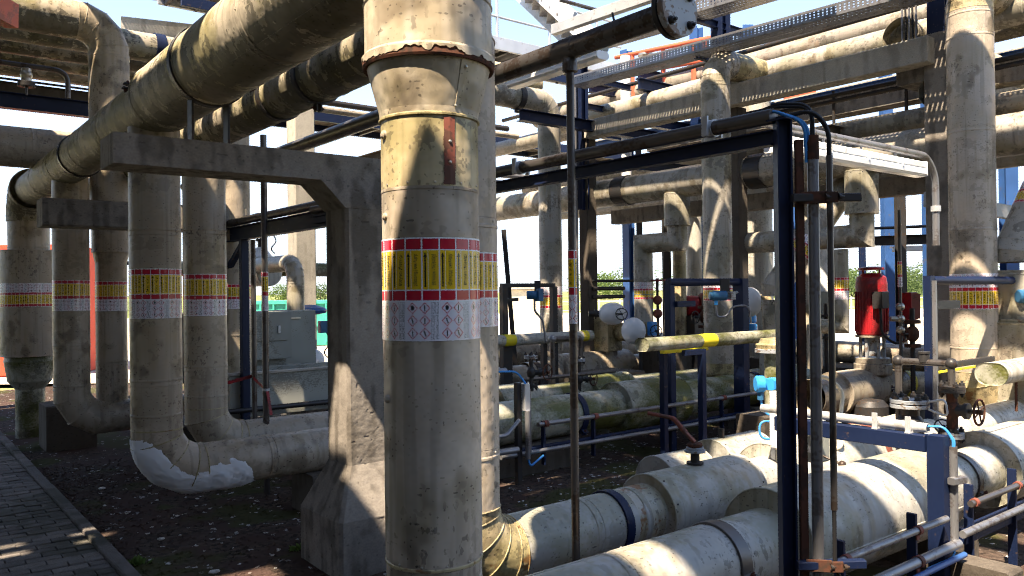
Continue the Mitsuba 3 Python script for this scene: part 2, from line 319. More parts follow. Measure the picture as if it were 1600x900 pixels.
def screwhead(p, d, r=0.006): return rev(p, d, [(0, r), (r * 0.5, r * 0.85), (r * 0.8, r * 0.4), (r * 0.85, 0)], 8)

def jacket_prof(L, r, over=0.0035):
    return [(0, r - 0.004), (0.0, r), (L - 0.05, r), (L - 0.046, r + over), (L - 0.036, r + over), (L - 0.03, r + 0.0005), (L - 0.004, r + 0.001), (L, r - 0.004)]
def run(t, a, b, r, mat, lens=None, n=36, screws=True, seam=None, part='jacket', up=(0, 0, 1)):
    """straight insulated pipe from a to b: overlapping sheet jackets, each a part, with a lap seam and screws"""
    a, b = A(a, float), A(b, float); L = np.linalg.norm(b - a); d = (b - a) / L; u, v = frame(d)
    if lens is None: k = max(1, round(L / 1.05)); lens = [L / k] * k
    s = 0.0
    for i, l in enumerate(lens):
        l = min(l, L - s)
        if l <= 0.01: break
        rr = r + (0.0012 if i % 2 else 0.0)
        put(t, part, rev(a + d * s, d, jacket_prof(l, rr), n), mat)
        if screws:
            th = seam if seam is not None else 0.8 + 2.3 * i
            nd = math.cos(th) * u + math.sin(th) * v; tg = np.cross(d, nd)
            ms = [bar(a + d * (s + 0.01) + nd * (rr + 0.0002), a + d * (s + l - 0.055) + nd * (rr + 0.0002), 0.03, 0.003, 0.0012, nd)]
            for q in np.arange(0.08, l - 0.08, 0.2): ms.append(screwhead(a + d * (s + q) + nd * (rr + 0.0015), nd))
            for q in range(7):
                th2 = th + q * 0.9; n2 = math.cos(th2) * u + math.sin(th2) * v
                ms.append(screwhead(a + d * (s + l - 0.018) + n2 * rr, n2))
            put(t, 'lap_seam', cat(*ms), mat, stuff=True)
        s += l
def elbow(t, corner, d0, d1, r, R, mat, gores=4, n=36, seam_mat=None):
    """segmented elbow: travels along d0 to the corner, leaves along d1"""
    c, d0, d1 = A(corner, float), nz(d0), nz(d1); th = math.acos(np.clip(d0 @ d1, -1, 1)); q = R * math.tan(th / 2)
    o = c - d0 * q + nz(d1 - d0 * (d0 @ d1)) * R
    e0, e1 = nz((c - d0 * q) - o), d0
    g = gores; Rm = R / math.cos(th / (2 * g)); pts = [c - d0 * q]
    for i in range(g): a = (i + 0.5) * th / g; pts.append(o + (e0 * math.cos(a) + e1 * math.sin(a)) * Rm)
    pts.append(c + d1 * q)
    dirs = [nz(b - a) for a, b in zip(pts[:-1], pts[1:])]; ms, beads = [], []
    hx = nz(np.cross(d0, d1)); ang = np.arange(n) * 2 * np.pi / n
    def ring(p, d, nrm):
        w = np.cross(d, hx); base = np.cos(ang)[:, None] * hx + np.sin(ang)[:, None] * w
        base = base * r; k = -(base @ nrm) / (d @ nrm); return p + base + k[:, None] * d
    for i in range(g + 1):
        n0 = dirs[0] if i == 0 else nz(dirs[i - 1] + dirs[i]); n1 = dirs[-1] if i == g else nz(dirs[i] + dirs[i + 1])
        ms.append(strip(ring(pts[i], dirs[i], n0), ring(pts[i + 1], dirs[i], n1)))
        if i: rg = ring(pts[i], dirs[i], n0); rg = pts[i] + (rg - pts[i]) * 1.001; beads.append(tube(np.vstack([rg, rg[:1]]), 0.0045, 5, False))
    for p, d in ((pts[0], dirs[0]), (pts[-1], dirs[-1])): rg = ring(p, d, d); beads.append(tube(np.vstack([rg, rg[:1]]), 0.0045, 5, False))
    put(t, 'elbow', cat(*ms), mat); put(t, 'elbow_seam', cat(*beads), seam_mat or mat)
    return c - d0 * q, c + d1 * q
def sleeve(t, a, b, r, rin, mat, n=40, part='sleeve'):
    """wider insulation box round a pipe, with end discs"""
    a, b = A(a, float), A(b, float); L = np.linalg.norm(b - a)
    put(t, part, rev(a, b - a, [(0.0, rin - 0.004), (0.0, r - 0.006), (-0.004, r - 0.002), (0.0, r + 0.003), (0.012, r + 0.003), (0.016, r), (L - 0.016, r), (L - 0.012, r + 0.003), (L, r + 0.003), (L, rin - 0.004)], n), mat)
    d = nz(b - a); u, v = frame(d); ms = []
    for q in range(9):
        n2 = math.cos(q * 0.7 + 0.3) * u + math.sin(q * 0.7 + 0.3) * v
        ms += [screwhead(a + d * 0.03 + n2 * r, n2), screwhead(b - d * 0.03 + n2 * r, n2)]
    put(t, 'screw', cat(*ms), DARK, stuff=True)
def clamp(t, p, d, r, w, mat, lug=(0, 0, -1), bm=None):
    p, d = A(p, float), nz(d); lug = A(lug, float); lug = nz(lug - d * (lug @ d))
    m = rev(p - d * w / 2, d, [(0, r), (0, r + 0.009), (0.002, r + 0.011), (w - 0.002, r + 0.011), (w, r + 0.009), (w, r)], 36)
    tg = np.cross(d, lug); parts = [m]
    for s in (-1, 1): parts.append(bar(p + lug * (r + 0.002) + tg * 0.014 * s, p + lug * (r + 0.055) + tg * 0.014 * s, w * 0.95, 0.010, 0.002, tg))
    k = put(t, 'pipe_clamp', cat(*parts), mat)
    for s in (-1, 1):
        kk = free(k + '__bolt'); M = rotz_to(tg * s); M[:3, :3] *= 0.022; M[:3, 3] = p + lug * (r + 0.034) + tg * 0.019 * s
        scene[kk] = {**unit('hexnut', hexnut, bm or RUST), 'to_world': T(M.tolist())}
def band(t, p, d, r, h, mat=None, text=False, off=0.002, n=64):
    """printed marker foil wrapped round a pipe; p = lower end, d = direction in which the arrows point"""
    p, d = A(p, float), nz(d); u, v = frame(d); a = np.linspace(0, 2 * np.pi, n + 1); rr = r + off
    c = np.cos(a)[:, None] * u + np.sin(a)[:, None] * v
    V = np.vstack([p + c * rr, p + d * h + c * rr]); i = np.arange(n)
    F = np.vstack([np.stack([i, i + 1, i + n + 2], 1), np.stack([i, i + n + 2, i + n + 1], 1)])
    su = a * rr / h
    uv = np.vstack([np.stack([su, su * 0], 1), np.stack([su, su * 0 + 1], 1)])
    k = put(t, 'marking_band', (V, F), mat or (TAPE_P if text else TAPE), uv=uv)
    if text:
        m = meshkit.text_mesh('Ethylen (fl\u00fcssig)', 0.034 * h, 0.0004)
        tv, tf = np.array(m.vertices), np.array(m.faces); L = tv[:, 0].max(); out = []
        for c_ in range(int(su[-1] / 0.17)):
            s = 1 if c_ % 2 else -1
            al = h * (1 - 0.315) + s * (tv[:, 0] - L / 2) * (0.30 * h / L)
            ac = (c_ + 0.66) * 0.17 * h - s * (tv[:, 1] - 0.017 * h)
            th = ac / rr
            V = p + al[:, None] * d + (np.cos(th)[:, None] * u + np.sin(th)[:, None] * v) * (rr + 0.0008 + tv[:, 2:])
            out.append((V, tf))
        kk = free(k + '__lettering'); scene[kk] = mikit.ply(cat(*out), INK, False); labels[kk] = {'kind': 'stuff'}
def flange(t, p, d, r, th=0.02, nb=4, mat=None, bm=None, bs_=0.02):
    """a pair of bolted flanges centred at p"""
    p, d = A(p, float), nz(d); mat = mat or FLANGE
    for s in (-1, 1): put(t, 'flange', cyl(p + d * 0.001 * s, p + d * (th * s), r, 24, 0.002), mat)
    u, v = frame(d)
    for i in range(nb):
        a = 2 * np.pi * (i + 0.5) / nb; o = (math.cos(a) * u + math.sin(a) * v) * r * 0.78
        for s in (-1, 1): bolt(t, p + o + d * th * s, d * s, bs_, bm or DARK)
def wheel(t, p, d, r, mat=None):
    p, d = A(p, float), nz(d); u, v = frame(d); mat = mat or RUST
    a = np.linspace(0, 2 * np.pi, 25); rim = p + (np.cos(a)[:, None] * u + np.sin(a)[:, None] * v) * r
    ms = [tube(rim, r * 0.09, 8, False), cyl(p - d * r * 0.2, p + d * r * 0.25, r * 0.2, 10)]
    for i in range(4):
        b = i * np.pi / 2 + 0.4; ms.append(tube([p, p + (math.cos(b) * u + math.sin(b) * v) * r], r * 0.065, 6, False))
    put(t, 'handwheel', cat(*ms), mat)
def cable(t, pts, r, mat, name='cable', R=0.06, n=8): return put(t, name, tube(bend(pts, R, 8), r, n), mat)
#BODY
# ================================================================== the setting
def sheet(x0, x1, y0, y1, nx, ny, zf):
    X, Y = np.meshgrid(np.linspace(x0, x1, nx), np.linspace(y0, y1, ny)); V = np.stack([X.ravel(), Y.ravel(), zf(X, Y).ravel()], 1)
    i = (np.arange(ny - 1)[:, None] * nx + np.arange(nx - 1)[None]).ravel()
    return V, np.vstack([np.stack([i, i + 1, i + nx + 1], 1), np.stack([i, i + nx + 1, i + nx], 1)])
def rough_z(X, Y): return 0.05 * (meshkit.fbm(np.stack([X * 1.6, Y * 1.6, X * 0], -1), 4, 3) - 0.5) - 0.03
_q = lambda u, w, z: (RT * u + FW * w) + A([0, 0, z])
KERB_X = 1.22
struct('field', (A([_q(-2500, 30, -0.09), _q(2500, 30, -0.09), _q(2500, 2800, -0.09), _q(-2500, 2800, -0.09), _q(-2500, -300, -0.09), _q(2500, -300, -0.09)]), A([[4, 5, 2], [4, 2, 3]])), FIELD)
struct('gravel_ground', cat(sheet(KERB_X, 19, 2.9, 17.5, 330, 300, rough_z), sheet(-8, 19, -6, 2.93, 30, 12, lambda X, Y: X * 0 - 0.03), sheet(-14, KERB_X, 13.5, 17.5, 30, 12, lambda X, Y: X * 0 - 0.04), sheet(19, 26, -6, 17.5, 12, 20, lambda X, Y: X * 0 - 0.04)), GRAVEL)
struct('yard_ground', (A([_q(-45, 15.6, -0.012), _q(45, 15.6, -0.012), _q(45, 62, -0.012), _q(-45, 62, -0.012)]), A([[0, 1, 2], [0, 2, 3]])), YARD)
# pavement of concrete pavers with a kerb
pave = 'paver_path'; used.add(pave); labels[pave] = {'kind': 'structure'}
scene[pave] = mikit.ply((A([[-6, -3, -0.012], [KERB_X - 0.08, -3, -0.012], [KERB_X - 0.08, 14.2, -0.012], [-6, 14.2, -0.012]]), A([[0, 1, 2], [0, 2, 3]])), JOINT)
cells = []
for r_ in range(44, 140):
    for c_ in range(-14, 7):
        x0 = KERB_X - 0.085 - 0.2 * (c_ + 0.5 * (r_ % 2)) - 0.2; y0 = r_ * 0.1
        q = A([x0 + 0.1, y0 + 0.05, 0]) - CAM; dz = q @ CF
        if dz < 1 or x0 + 0.1 > KERB_X - 0.08: continue
        sx, sy = 800 + FOC * (q @ CR) / dz, 450 - FOC * (q @ CU) / dz
        if sx < -60 or sy > 960: continue
        cells.append((dz, x0, y0))
cells.sort(); far = [[], [], []]
for k, (dz, x0, y0) in enumerate(cells):
    h, tl = rng.normal(0, 0.0022), rng.normal(0, 0.003)
    m = bar([x0 + 0.004, y0 + 0.05, -0.02 + h], [min(x0 + 0.196, KERB_X - .086), y0 + 0.05, -0.02 + h + tl], 0.091, 0.05, 0.005)
    pick = int(rng.integers(3))
    if k < 300: put(pave, 'paver', m, PAVER[pick])
    else: far[pick].append(m)
for k in range(3):
    if far[k]: put(pave, 'far_paver', cat(*far[k]), PAVER[k], stuff=True)
kerb = 'kerb'; used.add(kerb); labels[kerb] = {'kind': 'structure'}
for y0 in np.arange(2.0, 14.1, 1.0):
    put(kerb, 'kerb_stone', bar([KERB_X - 0.04, y0 + 0.004, -0.03 + rng.normal(0, 0.003)], [KERB_X - 0.04, y0 + 0.994, -0.03 + rng.normal(0, 0.003)], 0.08, 0.12, 0.008), PAVER[0])
# loose pale flakes and a few leaves on the gravel
ms = []
for k in range(330):
    x, y = rng.uniform(1.4, 8.5), rng.uniform(3.4, 8.6)
    s = rng.uniform(0.006, 0.016) * (2.2 if rng.random() < 0.06 else 1)
    ms.append(ball([x, y, float(rough_z(A([x]), A([y]))[0]) + s * 0.25], s, 5, (1, rng.uniform(0.5, 1.3), 0.4), 0.5, k))
labels['paint_flakes'] = {'label': 'small pale flakes of paint and stone scattered over the dark gravel', 'category': 'debris', 'kind': 'stuff'}
scene['paint_flakes'] = mikit.ply(cat(*ms), FLAKE, True); used.add('paint_flakes')
# pebbles giving the gravel a real relief near the camera
ms = []
for k in range(9000):
    x = KERB_X + 0.05 + rng.random() ** 1.4 * 6.5; y = 3.2 + rng.random() ** 1.2 * 6.0
    s = rng.uniform(0.007, 0.02); a = rng.uniform(0, 6.28)
    b = A([[1, 0, 0], [-.5, .87, 0], [-.5, -.87, 0], [0, 0, .7]]) * s * A([rng.uniform(.6, 1.4), rng.uniform(.6, 1.4), rng.uniform(.5, 1.2)])
    R_ = A([[math.cos(a), -math.sin(a), 0], [math.sin(a), math.cos(a), 0], [0, 0, 1]])
    b = b @ R_.T + A([x, y, 0]); b[:, 2] += float(rough_z(A([x]), A([y]))[0])
    ms.append((b[[0, 1, 3, 1, 2, 3, 2, 0, 3]], np.arange(9).reshape(3, 3)))
labels['gravel_stones'] = {'label': 'loose dark reddish gravel stones lying around the pipe supports', 'category': 'gravel', 'kind': 'stuff'}
scene['gravel_stones'] = mikit.ply(cat(*ms), GRAVEL, False); used.add('gravel_stones')
def weed(p, s, n, label):
    ms = []
    for k in range(n):
        a, e, l = rng.uniform(0, 6.28), rng.uniform(0.3, 1.3), s * rng.uniform(0.5, 1.1)
        d = A([math.cos(a) * math.cos(e), math.sin(a) * math.cos(e), math.sin(e)]); q = A(p) + A([rng.normal(0, s * 0.5), rng.normal(0, s * 0.4), 0])
        u, v = frame(d); w = l * 0.28
        ms.append((A([q, q + d * l * 0.5 + u * w, q + d * l, q + d * l * 0.5 - u * w]), A([[0, 1, 2], [0, 2, 3]])))
    solo('weed', cat(*ms), LEAF[1], label, 'weed')
weed(onz(213, 882, -0.03), 0.06, 70, 'bright green weed on the gravel next to the paver path')
weed(onz(168, 842, -0.03), 0.018, 14, 'tiny yellow green sprout on the gravel by the kerb')
weed(onz(465, 860, -0.03), 0.05, 40, 'green weed in the sunlit spot left of the flared concrete column foot')

# far background: trees, containers, hall
def tree(p, h, w, label, seed):
    t = thing('tree', label, 'tree', None); g = np.random.default_rng(seed)
    put(t, 'trunk', tube([p, p + A([0.1, 0, h * 0.3]), p + A([0, 0.1, h * 0.7])], [h * 0.03, h * 0.022, h * 0.008], 7), BARK)
    ms = []
    cl = [(A([g.normal(0, w * 0.34), g.normal(0, w * 0.3), h * g.uniform(0.1, 0.85)]), w * g.uniform(0.2, 0.34)) for _ in range(18)]
    for k in range(2600):
        c, r = cl[g.integers(18)]; d = nz(g.normal(size=3)); q = p + c + d * r * g.uniform(0.55, 1.05) * A([1, 1, 0.7])
        u, v = frame(d + g.normal(size=3) * 0.6); s = h * 0.036 * g.uniform(0.6, 1.4)
        ms.append((A([q - u * s, q + v * s * 0.7, q + u * s, q - v * s * 0.7]), A([[0, 1, 2], [0, 2, 3]])))
    put(t, 'crown', cat(*ms), LEAF[seed % 3])
tl = ['round tree on the far field edge behind the white valve balls', 'broad tree on the far field edge left of the gooseneck pipe', 'far tree seen just right of the red motor', 'tall far tree behind the dark post right of the red motor',
      'far tree seen left of the red pump motor', 'far tree behind the thin pipe with a red yellow band', 'far tree left of the tall right concrete column', 'low far tree behind the green container', 'low far tree right of the blue valve', 'far tree between the two left banded pipes',
      'far tree behind the blue frame under the leaning pipe', 'far bushy tree behind the grey panel left of the red motor']
for k, (px, d, h) in enumerate([(990, 150, 13), (945, 160, 12), (1400, 120, 13), (1432, 135, 14), (1330, 150, 12), (1300, 160, 13), (1448, 150, 13), (455, 170, 9), (500, 165, 9), (142, 90, 9), (1172, 150, 13), (1255, 150, 12)]):
    tree(A([*(at(px, 450, d)[:2]), -0.09]), h * .40 * d / 150 + .2, h * .85, tl[k], k)
def container(px0, px1, d, h, mat, name, label, cat_):
    a, b = at(px0, 460, d), at(px1, 460, d); a[2] = b[2] = 0; e = nz(b - a); t = thing(name, label, cat_); L = np.linalg.norm(b - a); f = nz(np.cross(UP, e))
    put(t, 'body', bar(a + A([0, 0, h / 2]) + f * 1.2, b + A([0, 0, h / 2]) + f * 1.2, 2.4, h, 0.02), mat)
    for k in np.arange(0.15, L, 0.42): put(t, 'rib', bar(a + e * k + A([0, 0, 0.12]) - f * 0.03, a + e * k + A([0, 0, h - 0.1]) - f * 0.03, 0.12, 0.06, 0.01, e), mat) if k < 22 else None
    put(t, 'top_rail', bar(a + A([0, 0, h - 0.05]) - f * 0.05, b + A([0, 0, h - 0.05]) - f * 0.05, 0.1, 0.12, 0.01), mat)
    put(t, 'middle_rail', bar(a + A([0, 0, h * 0.45]) - f * 0.045, b + A([0, 0, h * 0.45]) - f * 0.045, 0.07, 0.09, 0.01), mat)
container(380, 520, 26, 1.45, GREEN, 'waste_container', 'bright green ribbed waste container in the yard seen under the concrete portal', 'container')
container(-60, 95, 17, 2.75, TARP, 'tarpaulin_trailer', 'red trailer with a bright side standing behind the leftmost sleeved pipe', 'trailer')
a = at(786, 455, 60); b = at(842, 455, 60); a[2] = b[2] = 0; t = thing('storage_hall', 'low pale hall far beyond the yard, seen between two upright pipes', 'hall')
put(t, 'wall', bar(a + A([0, 0, 0.9]), b + A([0, 0, 0.9]), 6, 1.8, 0.02), CREAM); put(t, 'roof', bar(a + A([0, 0, 1.9]), b + A([0, 0, 1.9]), 6.6, 0.18, 0.02), CONC_L)

# ================================================================== concrete portals
def haunch_frame(t, x0, x1, y, z0, z1, cw, dep, mat, hx=0.20, foot=True):
    """beam from x0 to x1 (top z1, bottom z0) with a haunch into a column of width cw at x1"""
    put(t, 'beam', poly([(x0, z0), (x1 - hx, z0), (x1, z0 - hx), (x1 + cw, z0 - hx), (x1 + cw, z1), (x0, z1)], [0, y + dep, 0], [1, 0, 0], [0, 0, 1], dep), mat)
    zt = z0 - hx - 0.001
    put(t, 'column', bar([x1 + cw / 2, y + dep / 2, 0.60], [x1 + cw / 2, y + dep / 2, zt], cw - 0.004, dep - 0.004, 0.018, (0, 1, 0)), mat)
    if foot:
        f0, f1 = 0.13, 0.14; ms = []
        cx, cy = x1 + cw / 2, y + dep / 2
        def rect(ex, ey, z): c = 0.02; a, b = cw / 2 + ex, dep / 2 + ey; return A([[cx - a, cy - b + c, z], [cx - a + c, cy - b, z], [cx + a - c, cy - b, z], [cx + a, cy - b + c, z], [cx + a, cy + b - c, z], [cx + a - c, cy + b, z], [cx - a + c, cy + b, z], [cx - a, cy + b - c, z]])
        R0, R1, R2 = rect(0, 0, 0.60), rect(f0, f1, 0.30), rect(f0, f1, -0.1)
        for q, w in ((R0, R1), (R1, R2)):
            for i in range(8): j = (i + 1) % 8; ms.append((A([q[i], q[j], w[j], w[i]]), A([[0, 2, 1], [0, 3, 2]])))
        put(t, 'foot', cat(*ms), CONC)
t = thing('concrete_portal', 'weathered concrete portal beam and column with a flared foot beside the large foreground pipe', 'concrete frame')
haunch_frame(t, 0.97, 2.27, 4.5, 2.335, 2.495, 0.33, 0.30, CONC, .16)
t = thing('concrete_portal', 'dark concrete cross beam under the far end of the overhead pipe at left', 'concrete frame')
p2 = onz(66, 308, 2.5); put(t, 'beam', bar([p2[0], p2[1] + .15, 2.38], [p2[0] + 1.75, p2[1] + .15, 2.38], 0.3, 0.24, 0.015), CONC)
put(t, 'column', bar([p2[0] + 1.6, p2[1] + 0.16, -0.1], [p2[0] + 1.6, p2[1] + 0.16, 2.258], 0.28, 0.27, 0.015, (0, 1, 0)), CONC)

# ================================================================== left pipe group (lattice x = 1.5 and 2.15)
ZR = 0.41
YE, DE = 11.4, 9.9
X1, X2 = 1.5, 2.15
# main pipe: overhead run, sleeve, cone, jackets, elbow to the low run with the large valve box
Y1 = 2.345
def zpx(py, d=2.75): return EYE + (457.5 - py) / FOC * d
t = thing('ethylene_pipe', 'large foreground pipe with flaking rimmed sleeve, rust strip and Ethylen marking band', 'pipe')
ZO = 2.94
r0 = 0.217; zr = zpx(100)
put(t, 'upper_sleeve', rev([X1, Y1, zr], UP, [(0, r0 - 0.006), (0, r0), (0.36, r0)], 48), CL_SLEEVE)
# flaking rim strip
a = np.linspace(0, 2 * np.pi, 97); prof = []
put(t, 'rim', rev([X1, Y1, zr - 0.02], UP, [(0, r0 - 0.012), (-0.004, r0 + 0.004), (0.004, r0 + 0.008), (0.02, r0 + 0.006), (0.026, r0 + 0.001)], 64), RUST)
a = np.linspace(0, 2 * np.pi, 361)[:-1]; cs = np.stack([np.cos(a), np.sin(a), a * 0], 1)
dp = np.clip((meshkit.fbm(cs * 5.5, 3, 9) - .40) * 5, 0, 1) * .016 + .012 * (meshkit.fbm(cs * 26, 3, 4) - .35); dp = np.clip(dp, -.006, .021)
q0 = A([X1, Y1, 0]) + cs * (r0 + .0102); q1 = A([X1, Y1, 0]) + cs * (r0 + .0016)
ms = [strip(q0 + UP * (zr + .007 - dp)[:, None], q0 + UP * (zr + .012)), strip(q0 + UP * (zr + .012), q1 + UP * (zr + .022)), strip(A([X1, Y1, 0]) + cs * (r0 + .0085) + UP * (zr + .007 - dp)[:, None], q0 + UP * (zr + .007 - dp)[:, None])]
put(t, 'rim_flake', cat(*ms), CL_SLEEVE, stuff=True)
zc0, zc1 = zpx(188), zr - 0.022
put(t, 'cone', rev([X1, Y1, zc0], UP, [(0, 0.168), (0.02, 0.170), (zc1 - zc0, r0 - 0.008), (zc1 - zc0, r0 - 0.03)], 48), CL_SLEEVE)
put(t, 'bead', rev([X1, Y1, zc0 - 0.012], UP, [(0, 0.164), (0.003, 0.172), (0.009, 0.172), (0.013, 0.168)], 48), CL_RUST)
zj = zpx(298)
put(t, 'stained_jacket', rev([X1, Y1, zj], UP, [(0, 0.158), (0, 0.166), (zc0 - 0.012 - zj, 0.165)], 48), CL_RUST, label='yellow stained jacket piece below the cone with rust blotches')
put(t, 'jacket', rev([X1, Y1, zpx(868)], UP, [(0, 0.158), (0, 0.1645), (zj - zpx(868) - 0.012, 0.1645), (zj - zpx(868) - 0.010, 0.1665), (zj - zpx(868) - .002, 0.1665), (zj - zpx(868) + 0.01, 0.158)], 48), CL_MAIN)
put(t, 'seam_ring', rev([X1, Y1, zpx(868) - 0.012], UP, [(0, 0.160), (0.003, 0.1665), (0.011, 0.1665), (0.014, 0.1645)], 48), CL_RUST)
zb = ZR + 0.26
put(t, 'lower_jacket', rev([X1, Y1, zb], UP, [(0, 0.1625), (zpx(868) - 0.012 - zb, 0.1625)], 48), CL_MAIN)
# rust strip, screws, inspection plug
th0 = math.atan2(-FW[1], -FW[0]); 
def onpipe(cx, cy, r, th): return A([cx + r * math.cos(th), cy + r * math.sin(th), 0])
thr = th0 + 0.50
strip_v = []
zz = np.linspace(zj + 0.004, zc0 - 0.016, 26); jl = .10 + .045 * meshkit.fbm(np.stack([zz * 60, zz * 0, zz * 0], 1), 3, 1); jr = .10 + .03 * meshkit.fbm(np.stack([zz * 50, zz * 0 + 4, zz * 0], 1), 3, 2)
ms = []
for k, (za, zb_) in enumerate(zip(zz[:-1], zz[1:])):
    q = [onpipe(X1, Y1, 0.1675, thr - jl[k]) + UP * za, onpipe(X1, Y1, 0.1675, thr + jr[k]) + UP * za, onpipe(X1, Y1, 0.1675, thr + jr[k + 1]) + UP * zb_, onpipe(X1, Y1, 0.1675, thr - jl[k + 1]) + UP * zb_]
    mid0, mid1 = onpipe(X1, Y1, 0.169, thr) + UP * za, onpipe(X1, Y1, 0.169, thr) + UP * zb_
    ms.append((A([q[0], mid0, mid1, q[3], mid0, q[1], q[2], mid1]), A([[0, 1, 2], [0, 2, 3], [4, 5, 6], [4, 6, 7]])))
put(t, 'rust_strip', cat(*ms), REDP)
SC = lambda th, z, r, s=0.006: screwhead(onpipe(X1, Y1, r, th) + UP * z, onpipe(0, 0, 1, th), s)
put(t, 'screw', cat(*[SC(thr, zpx(y_), 0.169) for y_ in (232, 263)], SC(th0 + 0.62, zpx(178), 0.172), SC(th0 + 0.72, zpx(122), 0.208), *[SC(th0 - 0.9 + k * 0.55, zpx(293) + 0.0, 0.167, 0.004) for k in range(5)], *[SC(th0 - 1.15 + 0.5 * k, zpx(864), 0.166, 0.004) for k in range(6)]), BRASS, stuff=True)
put(t, 'inspection_plug', cat(SC(th0 - 1.02, zpx(216), 0.164, 0.017), SC(th0 - 1.02, zpx(341), 0.164, 0.014), SC(th0 - 1.0, zpx(618), 0.164, 0.016)), CL_MAIN, stuff=True)
ths = th0 + 2.3
put(t, 'lap_seam', bar(onpipe(X1, Y1, 0.165, ths) + UP * zpx(866), onpipe(X1, Y1, 0.165, ths) + UP * (zj - .01), 0.03, 0.003, 0.001, onpipe(0, 0, 1, ths)), CL_MAIN)
put(t, 'cone_seam', bar(onpipe(X1, Y1, 0.1695, th0 + 0.68) + UP * (zc0 + .02), onpipe(X1, Y1, r0 - 0.007, th0 + 0.68) + UP * (zc1 - .004), 0.022, 0.003, 0.001, onpipe(0, 0, 1, th0 + .68)), CL_SLEEVE)
band(t, [X1, Y1, zpx(529)], UP, 0.1645, 0.335, text=True)
# overhead part
elbow(t, [X1, Y1, ZO], UP, [0, 1, 0], r0, 0.32, CL_SLEEVE, 4, 44)
yk = 5.55
run(t, [X1, Y1 + 0.32, ZO], [X1, yk, ZO], r0, CL_TOP, [0.95, 1.0, 1.0], 44, seam=2.2)
run(t, [X1, yk + 0.06, ZO], [X1, YE - .36, ZO], r0 - 0.03, CL_TOP, [1.1] * 5, 40, seam=2.2)
clamp(t, [X1, yk + 0.03, ZO], [0, 1, 0], r0 - 0.028, 0.06, DARK, (-1, 0, 0.25)); clamp(t, [X1, 4.62, ZO], [0, 1, 0], r0 + 0.001, 0.05, DARK, (1, 0, -.3)); clamp(t, [X1, 8.2, ZO], [0, 1, 0], r0 - 0.028, 0.06, DARK, (1, 0, 0))
put(t, 'saddle', cat(bar([X1 - .1, 4.65, 2.505], [X1 - .1, 4.65, 2.80], 0.012, 0.08, .002, (0, 1, 0)), bar([X1 + .1, 4.65, 2.505], [X1 + .1, 4.65, 2.80], 0.012, 0.08, .002, (0, 1, 0))), DARK)
elbow(t, [X1, YE, ZO], [0, 1, 0], [0, 0, -1], r0 + 0.02, 0.36, CL_TOP, 5, 40)
zs1, zs0 = EYE + (466 - 393) / FOC * DE, EYE + (466 - 556) / FOC * DE
run(t, [X1, YE, ZO - 0.36], [X1, YE, zs1], .225, CL_LEFT, [0.4, .3], 36, screws=False)
sleeve(t, [X1, YE, zs1], [X1, YE, zs0], 0.315, 0.2, CL_LEFT)
band(t, [X1, YE, EYE + (466 - 444) / FOC * DE], [0, 0, -1], 0.315, 0.28)
put(t, 'mossy_cone', rev([X1, YE, zs0 - 0.001], [0, 0, -1], [(0, 0.27), (0.06, 0.28), (0.30, 0.24), (0.40, 0.16), (1.0, 0.16)], 32), CL_GREEN, label='black and green mossy cone below the leftmost sleeve')
# low run with clamp, valve box, further sections
elbow(t, [X1, Y1, ZR], [0, 0, -1], [1, 0, 0], 0.1625, 0.26, CL_MAIN, 5, 44)
xr0, xt0, xt1 = X1 + 0.26, 3.42, 5.02
run(t, [xr0, Y1, ZR], [xt0 + 0.02, Y1, ZR], 0.165, CL_TANK, [0.62, 0.70, 0.6], 44, seam=4.4)
clamp(t, [3.02, Y1, ZR], [1, 0, 0], 0.167, 0.075, STEEL, (0, -1, -0.2))
sleeve(t, [xt0, Y1, ZR], [xt1, Y1, ZR], 0.262, 0.15, CL_TANK, 56, part='valve_box')
put(t, 'box_seam', cat(bar([xt0 + .03, Y1 - 0.258, ZR - 0.05], [xt1 - .03, Y1 - 0.258, ZR - 0.05], 0.022, 0.008, 0.002, (0, 1, .2)), *[screwhead([x_, Y1 - 0.262, ZR - 0.045], [0, -1, 0], .006) for x_ in np.arange(xt0 + .1, xt1, .22)]), CL_TANK)
put(t, 'box_joint', bar([xt0 - .003, Y1, ZR + .16], [xt0 - .003, Y1, ZR + .258], 0.02, 0.004, .001, (1, 0, 0)), CL_TANK)
run(t, [xt1, Y1, ZR], [5.9, Y1, ZR], 0.165, CL_TANK, [0.5, 0.5], 40, seam=1.6)
sleeve(t, [5.86, Y1, ZR], [7.4, Y1, ZR], 0.255, 0.15, CL_TANK, 56, part='valve_box')
put(t, 'box_joint', cat(bar([5.88, Y1 - .03, ZR + 0.256], [7.38, Y1 - .03, ZR + 0.256], 0.03, 0.006, 0.002, (0, 0, 1)), bar([5.857, Y1, ZR + .17], [5.857, Y1, ZR + .25], 0.018, 0.004, .001, (1, 0, 0))), CL_TANK)
run(t, [7.4, Y1, ZR], [9.5, Y1, ZR], 0.165, CL_TANK, None, 32, screws=False)
clamp(t, [5.45, Y1, ZR], [1, 0, 0], 0.167, 0.06, STEEL, (0, -1, -0.4))

